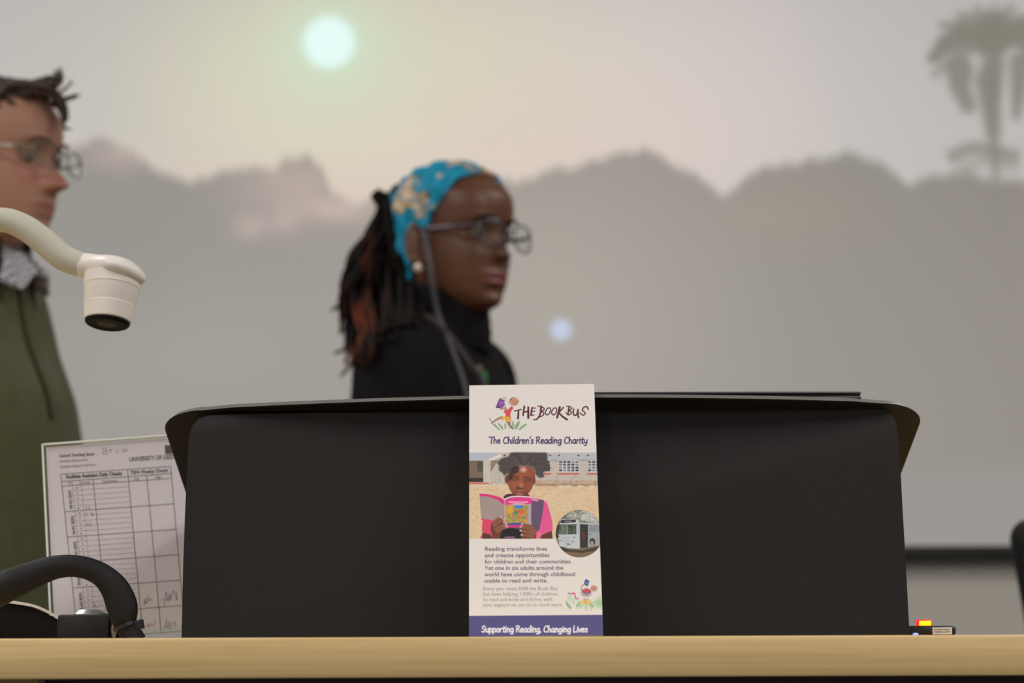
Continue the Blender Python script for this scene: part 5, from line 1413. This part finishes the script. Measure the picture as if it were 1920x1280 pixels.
# ------------------------------------------------------------------ the man
YM = 3.10
hm_pos = at(-4, 302, YM); SM = 1.05
MhM = Matrix.Translation(hm_pos) @ RZ(-20) @ Matrix.Rotation(math.radians(2), 4, 'Y')
bm_pos = (hm_pos.x - 0.038, hm_pos.y + 0.03, 0); MbM = Matrix.Translation(bm_pos) @ RZ(-20)
HMm = 1.76
PM = dict(neck=0.060, nb=(-.012, 1.43),
  torso=[(.78, 0, .10, .14), (.86, 0, .125, .175), (.94, .004, .122, .172), (1.02, .006, .122, .166), (1.10, .006, .122, .165), (1.17, .004, .118, .165), (1.234, -.002, .110, .165), (1.308, -.016, .090, .160), (1.338, -.018, .084, .158), (1.39, -.018, .074, .138), (1.425, -.016, .068, .104), (1.45, -.014, .063, .080), (1.47, -.012, .058, .062)],
  arm_r=[(-.025, .12, 1.355, .052), (-.03, .168, 1.325, .056), (-.035, .202, 1.25, .053), (-.045, .245, 1.16, .048), (-.05, .255, 1.08, .043), (-.01, .255, .98, .040), (.02, .245, .86, .030), (.03, .24, .82, .028)],
  arm_l=[(-.04, .13, 1.37, .050), (-.05, .165, 1.345, .056), (-.06, .20, 1.27, .053), (-.06, .225, 1.16, .048), (-.05, .255, 1.08, .043), (-.01, .255, .98, .040), (.02, .245, .86, .030), (.03, .24, .82, .028)])
mn = empty('person', bm_pos); tag(mn, 'person in olive green fleece and checked shirt, short brown hair, at the left edge', 'person')
torso, arms, legs, feet, neck = person_shapes(MbM, MhM, 'm', SM, HMm, PM)
bm = bmesh.new(); head_grid(bm, MhM, 'm', SM)
for sd in (-1, 1): ear(bm, MhM, sd, SM)
neck(bm, 0); torso(bm, 0); arms(bm, 0); legs(bm, 0); feet(bm, -0.002)
kk = HMm / 1.70
for sd in (-1, 1): hand(bm, MbM @ Matrix.Translation((.032 * kk, sd * .24 * kk, .80 * kk)), sd, 1.0)
me = remeshed(bm, 0.0038, 2, 'body'); paint_skin(me, MhM, SM, (166, 124, 106), (146, 92, 86), 'm', (172, 110, 98))
link('body', me, skin_mat('skin_light', 0.5, 0.4), mn)
m_hairm = mat('hair_brown', (62, 50, 41), 0.7, spec=0.3, bump=('noise', 260, 1.0), var=0.35, vscale=90)
eyes(MhM, SM, mn, ('iris_grey', (70, 66, 60)), mat('brow_brown', (96, 74, 60), 0.8), mat('lid_light', (140, 98, 84), 0.5), 0.0022)
m_fl = mat('fleece_olive', (78, 80, 52), 0.95, spec=0.15, sheen=0.3, bump=('noise', 260, 0.6), var=0.12, vscale=30)
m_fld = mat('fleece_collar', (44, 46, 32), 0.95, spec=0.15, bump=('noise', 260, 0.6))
bm = bmesh.new(); torso(bm, 0.016, 0.88 * kk, 1.45 * kk); arms(bm, 0.014, 0.95); link('fleece', remeshed(bm, 0.007, 4, 'fleece'), m_fl, mn)
# stand-up collar, open at the front
def arc_collar(Mx, c, r, a0, a1, z0, z1, th_, flare=0.0, n=40, tilt=0.0):
    bm = bmesh.new(); rs = []
    for i in range(n + 1):
        a = math.radians(a0 + (a1 - a0) * i / n); d = Vector((math.cos(a), math.sin(a), 0)); zt = z1 - tilt * math.cos(a)
        rs.append([Mx @ (Vector(c) + d * (r + o_) + Vector((0, 0, z))) for o_, z in ((0, z0), (th_, z0), (th_ + flare, zt), (th_ * .5 + flare, zt + .004), (flare, zt))])
    rings(bm, rs); return bm
nb = Vector((-.006 * kk, 0, 0))
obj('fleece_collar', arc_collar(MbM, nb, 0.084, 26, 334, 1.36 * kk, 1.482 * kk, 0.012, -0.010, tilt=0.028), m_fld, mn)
# checked shirt: collar band and two points
m_chk = bpy.data.materials.new('checked_cotton'); m_chk.use_nodes = True; nt = m_chk.node_tree; bs_ = nt.nodes['Principled BSDF']; bs_.inputs['Roughness'].default_value = 0.9
tc = nt.nodes.new('ShaderNodeTexCoord'); ck1 = nt.nodes.new('ShaderNodeTexChecker'); ck1.inputs['Scale'].default_value = 190
ck1.inputs['Color1'].default_value = lin((200, 196, 202)) + (1,); ck1.inputs['Color2'].default_value = lin((84, 86, 108)) + (1,)
mp_ = nt.nodes.new('ShaderNodeMapping'); mp_.inputs['Rotation'].default_value = (0.4, 0.5, 0.6)
nt.links.new(tc.outputs['Object'], mp_.inputs[0]); nt.links.new(mp_.outputs[0], ck1.inputs['Vector']); nt.links.new(ck1.outputs[0], bs_.inputs['Base Color'])
obj('shirt_collar', arc_collar(MbM, nb, 0.067, 12, 348, 1.39 * kk, 1.468 * kk, 0.004, 0.002, tilt=0.018), m_chk, mn)
bm = bmesh.new()
for sd in (-1, 1):
    q = [Vector((0.050, sd * 0.034, 1.462)), Vector((0.070, sd * 0.006, 1.446)), Vector((0.116, sd * 0.014, 1.404)), Vector((0.106, sd * 0.034, 1.376)), Vector((0.072, sd * 0.046, 1.392))]
    pts_ = [MbM @ (p * 1.0 + Vector((0, 0, (kk - 1) * 1.43))) for p in q]; nn = (pts_[1] - pts_[0]).cross(pts_[3] - pts_[0]).normalized() * 0.0025
    rings(bm, [[p - nn for p in pts_], [p + nn for p in pts_]])
obj('collar_points', bm, m_chk, mn, smooth=False)
# zip down the chest
bm = bmesh.new(); zs = []
for z in np.linspace(1.40, 1.20, 12):
    T_ = PM['torso']; cx = np.interp(z, [t[0] for t in T_], [t[1] for t in T_]); d = np.interp(z, [t[0] for t in T_], [t[2] for t in T_])
    zs.append(MbM @ Vector(((cx + d) * kk + 0.0165, 0, z * kk)))
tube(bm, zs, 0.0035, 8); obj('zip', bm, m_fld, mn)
bm = bmesh.new(); legs(bm, 0.016, 0.08); torso(bm, 0.009, 0.80 * kk, 0.98 * kk); link('trousers', remeshed(bm, 0.009, 2, 'trousers'), mat('trousers_navy', (40, 42, 54), 0.9), mn)
bm = bmesh.new(); feet(bm, 0.006); link('shoes', remeshed(bm, 0.006, 2, 'shoes'), mat('shoe_brown', (60, 42, 32), 0.45), mn)
def man_hair(x, y, z):
    if x > 0.052 and z < 0.090: return False
    if z < 0.0 and x > -0.030: return False
    return z > -0.075 and (z > 0.084 or x < 0.040 - 0.5 * max(0, 0.055 - z) + 0.2 * max(0, 0.03 - z))
shell('hair', MhM, SM, 'm', man_hair, lambda p: 0.006 + 0.003 * max(0, p.z) / 0.11, m_hairm, mn, 180, 160, 0.010, rough=0.007)
bm = bmesh.new(); rd = random.Random(4)
for i in range(420):                        # locks combed forward and up
    a = rd.uniform(-1.2, 1.2); x0 = rd.uniform(-0.09, 0.046); y0 = rd.uniform(-0.062, 0.062)
    zz_ = 0.107 * math.sqrt(max(0.02, 1 - (max(0, (x0 + .01)) / 0.098) ** 2 * .85 - (min(0, x0 + .01) / 0.10) ** 2 * .7 - (y0 / 0.085) ** 2))
    p = Vector((x0, y0, zz_)); l = rd.uniform(0.020, 0.034); d = Vector((0.9, rd.uniform(-.4, .4), rd.uniform(0.0, 0.25))).normalized()
    dread_pts = [MhM @ ((p) * SM), MhM @ ((p + d * l * .5 + Vector((0, 0, .006))) * SM), MhM @ ((p + d * l + Vector((0, 0, -.002))) * SM)]
    tube(bm, dread_pts, [0.0038, 0.003, 0.001], 5)
for (pts, r) in (([(70, 160), (95, 172), (114, 195), (120, 222), (118, 234)], 9), ([(75, 158), (102, 172), (122, 196), (126, 222)], 5), ([(80, 170), (104, 178), (118, 186), (142, 180)], 4.5), ([(88, 176), (110, 184), (128, 185), (148, 178)], 2.5), ([(78, 160), (98, 158), (108, 148), (104, 134)], 4), ([(86, 166), (108, 162), (116, 148), (112, 128)], 2.5), ([(60, 156), (82, 150), (98, 146), (108, 152)], 5), ([(88, 175), (112, 172), (126, 160), (134, 152)], 2.2), ([(50, 168), (80, 172), (105, 182), (114, 206)], 11), ([(30, 160), (60, 158), (92, 164), (110, 186)], 10)):
    for j in range(3):
        dy = (-0.03, 0, 0.03)[j] * rd.uniform(.3, 1); tube(bm, [at(x + rd.uniform(-3, 3), y + rd.uniform(-3, 3), YM - 0.045 + dy) for x, y in pts], [r * .76e-3 * 1.1, r * .76e-3, r * .76e-3 * .85, r * .76e-3 * .5, r * .76e-3 * .2][:len(pts)], 6, smooth_n=3)
obj('hair_locks', bm, m_hairm, mn)
m_fm = mat('frame_silver', (150, 146, 142), 0.3, metal=0.8)
spectacles(MhM, SM, 'glasses', 'thin silver-framed rectangular glasses worn by the person in the olive fleece', m_fm, g_len, 0.052, 0.032, 1, 0.0013, 0.0345, 0.004, 0.0022, 0.62)
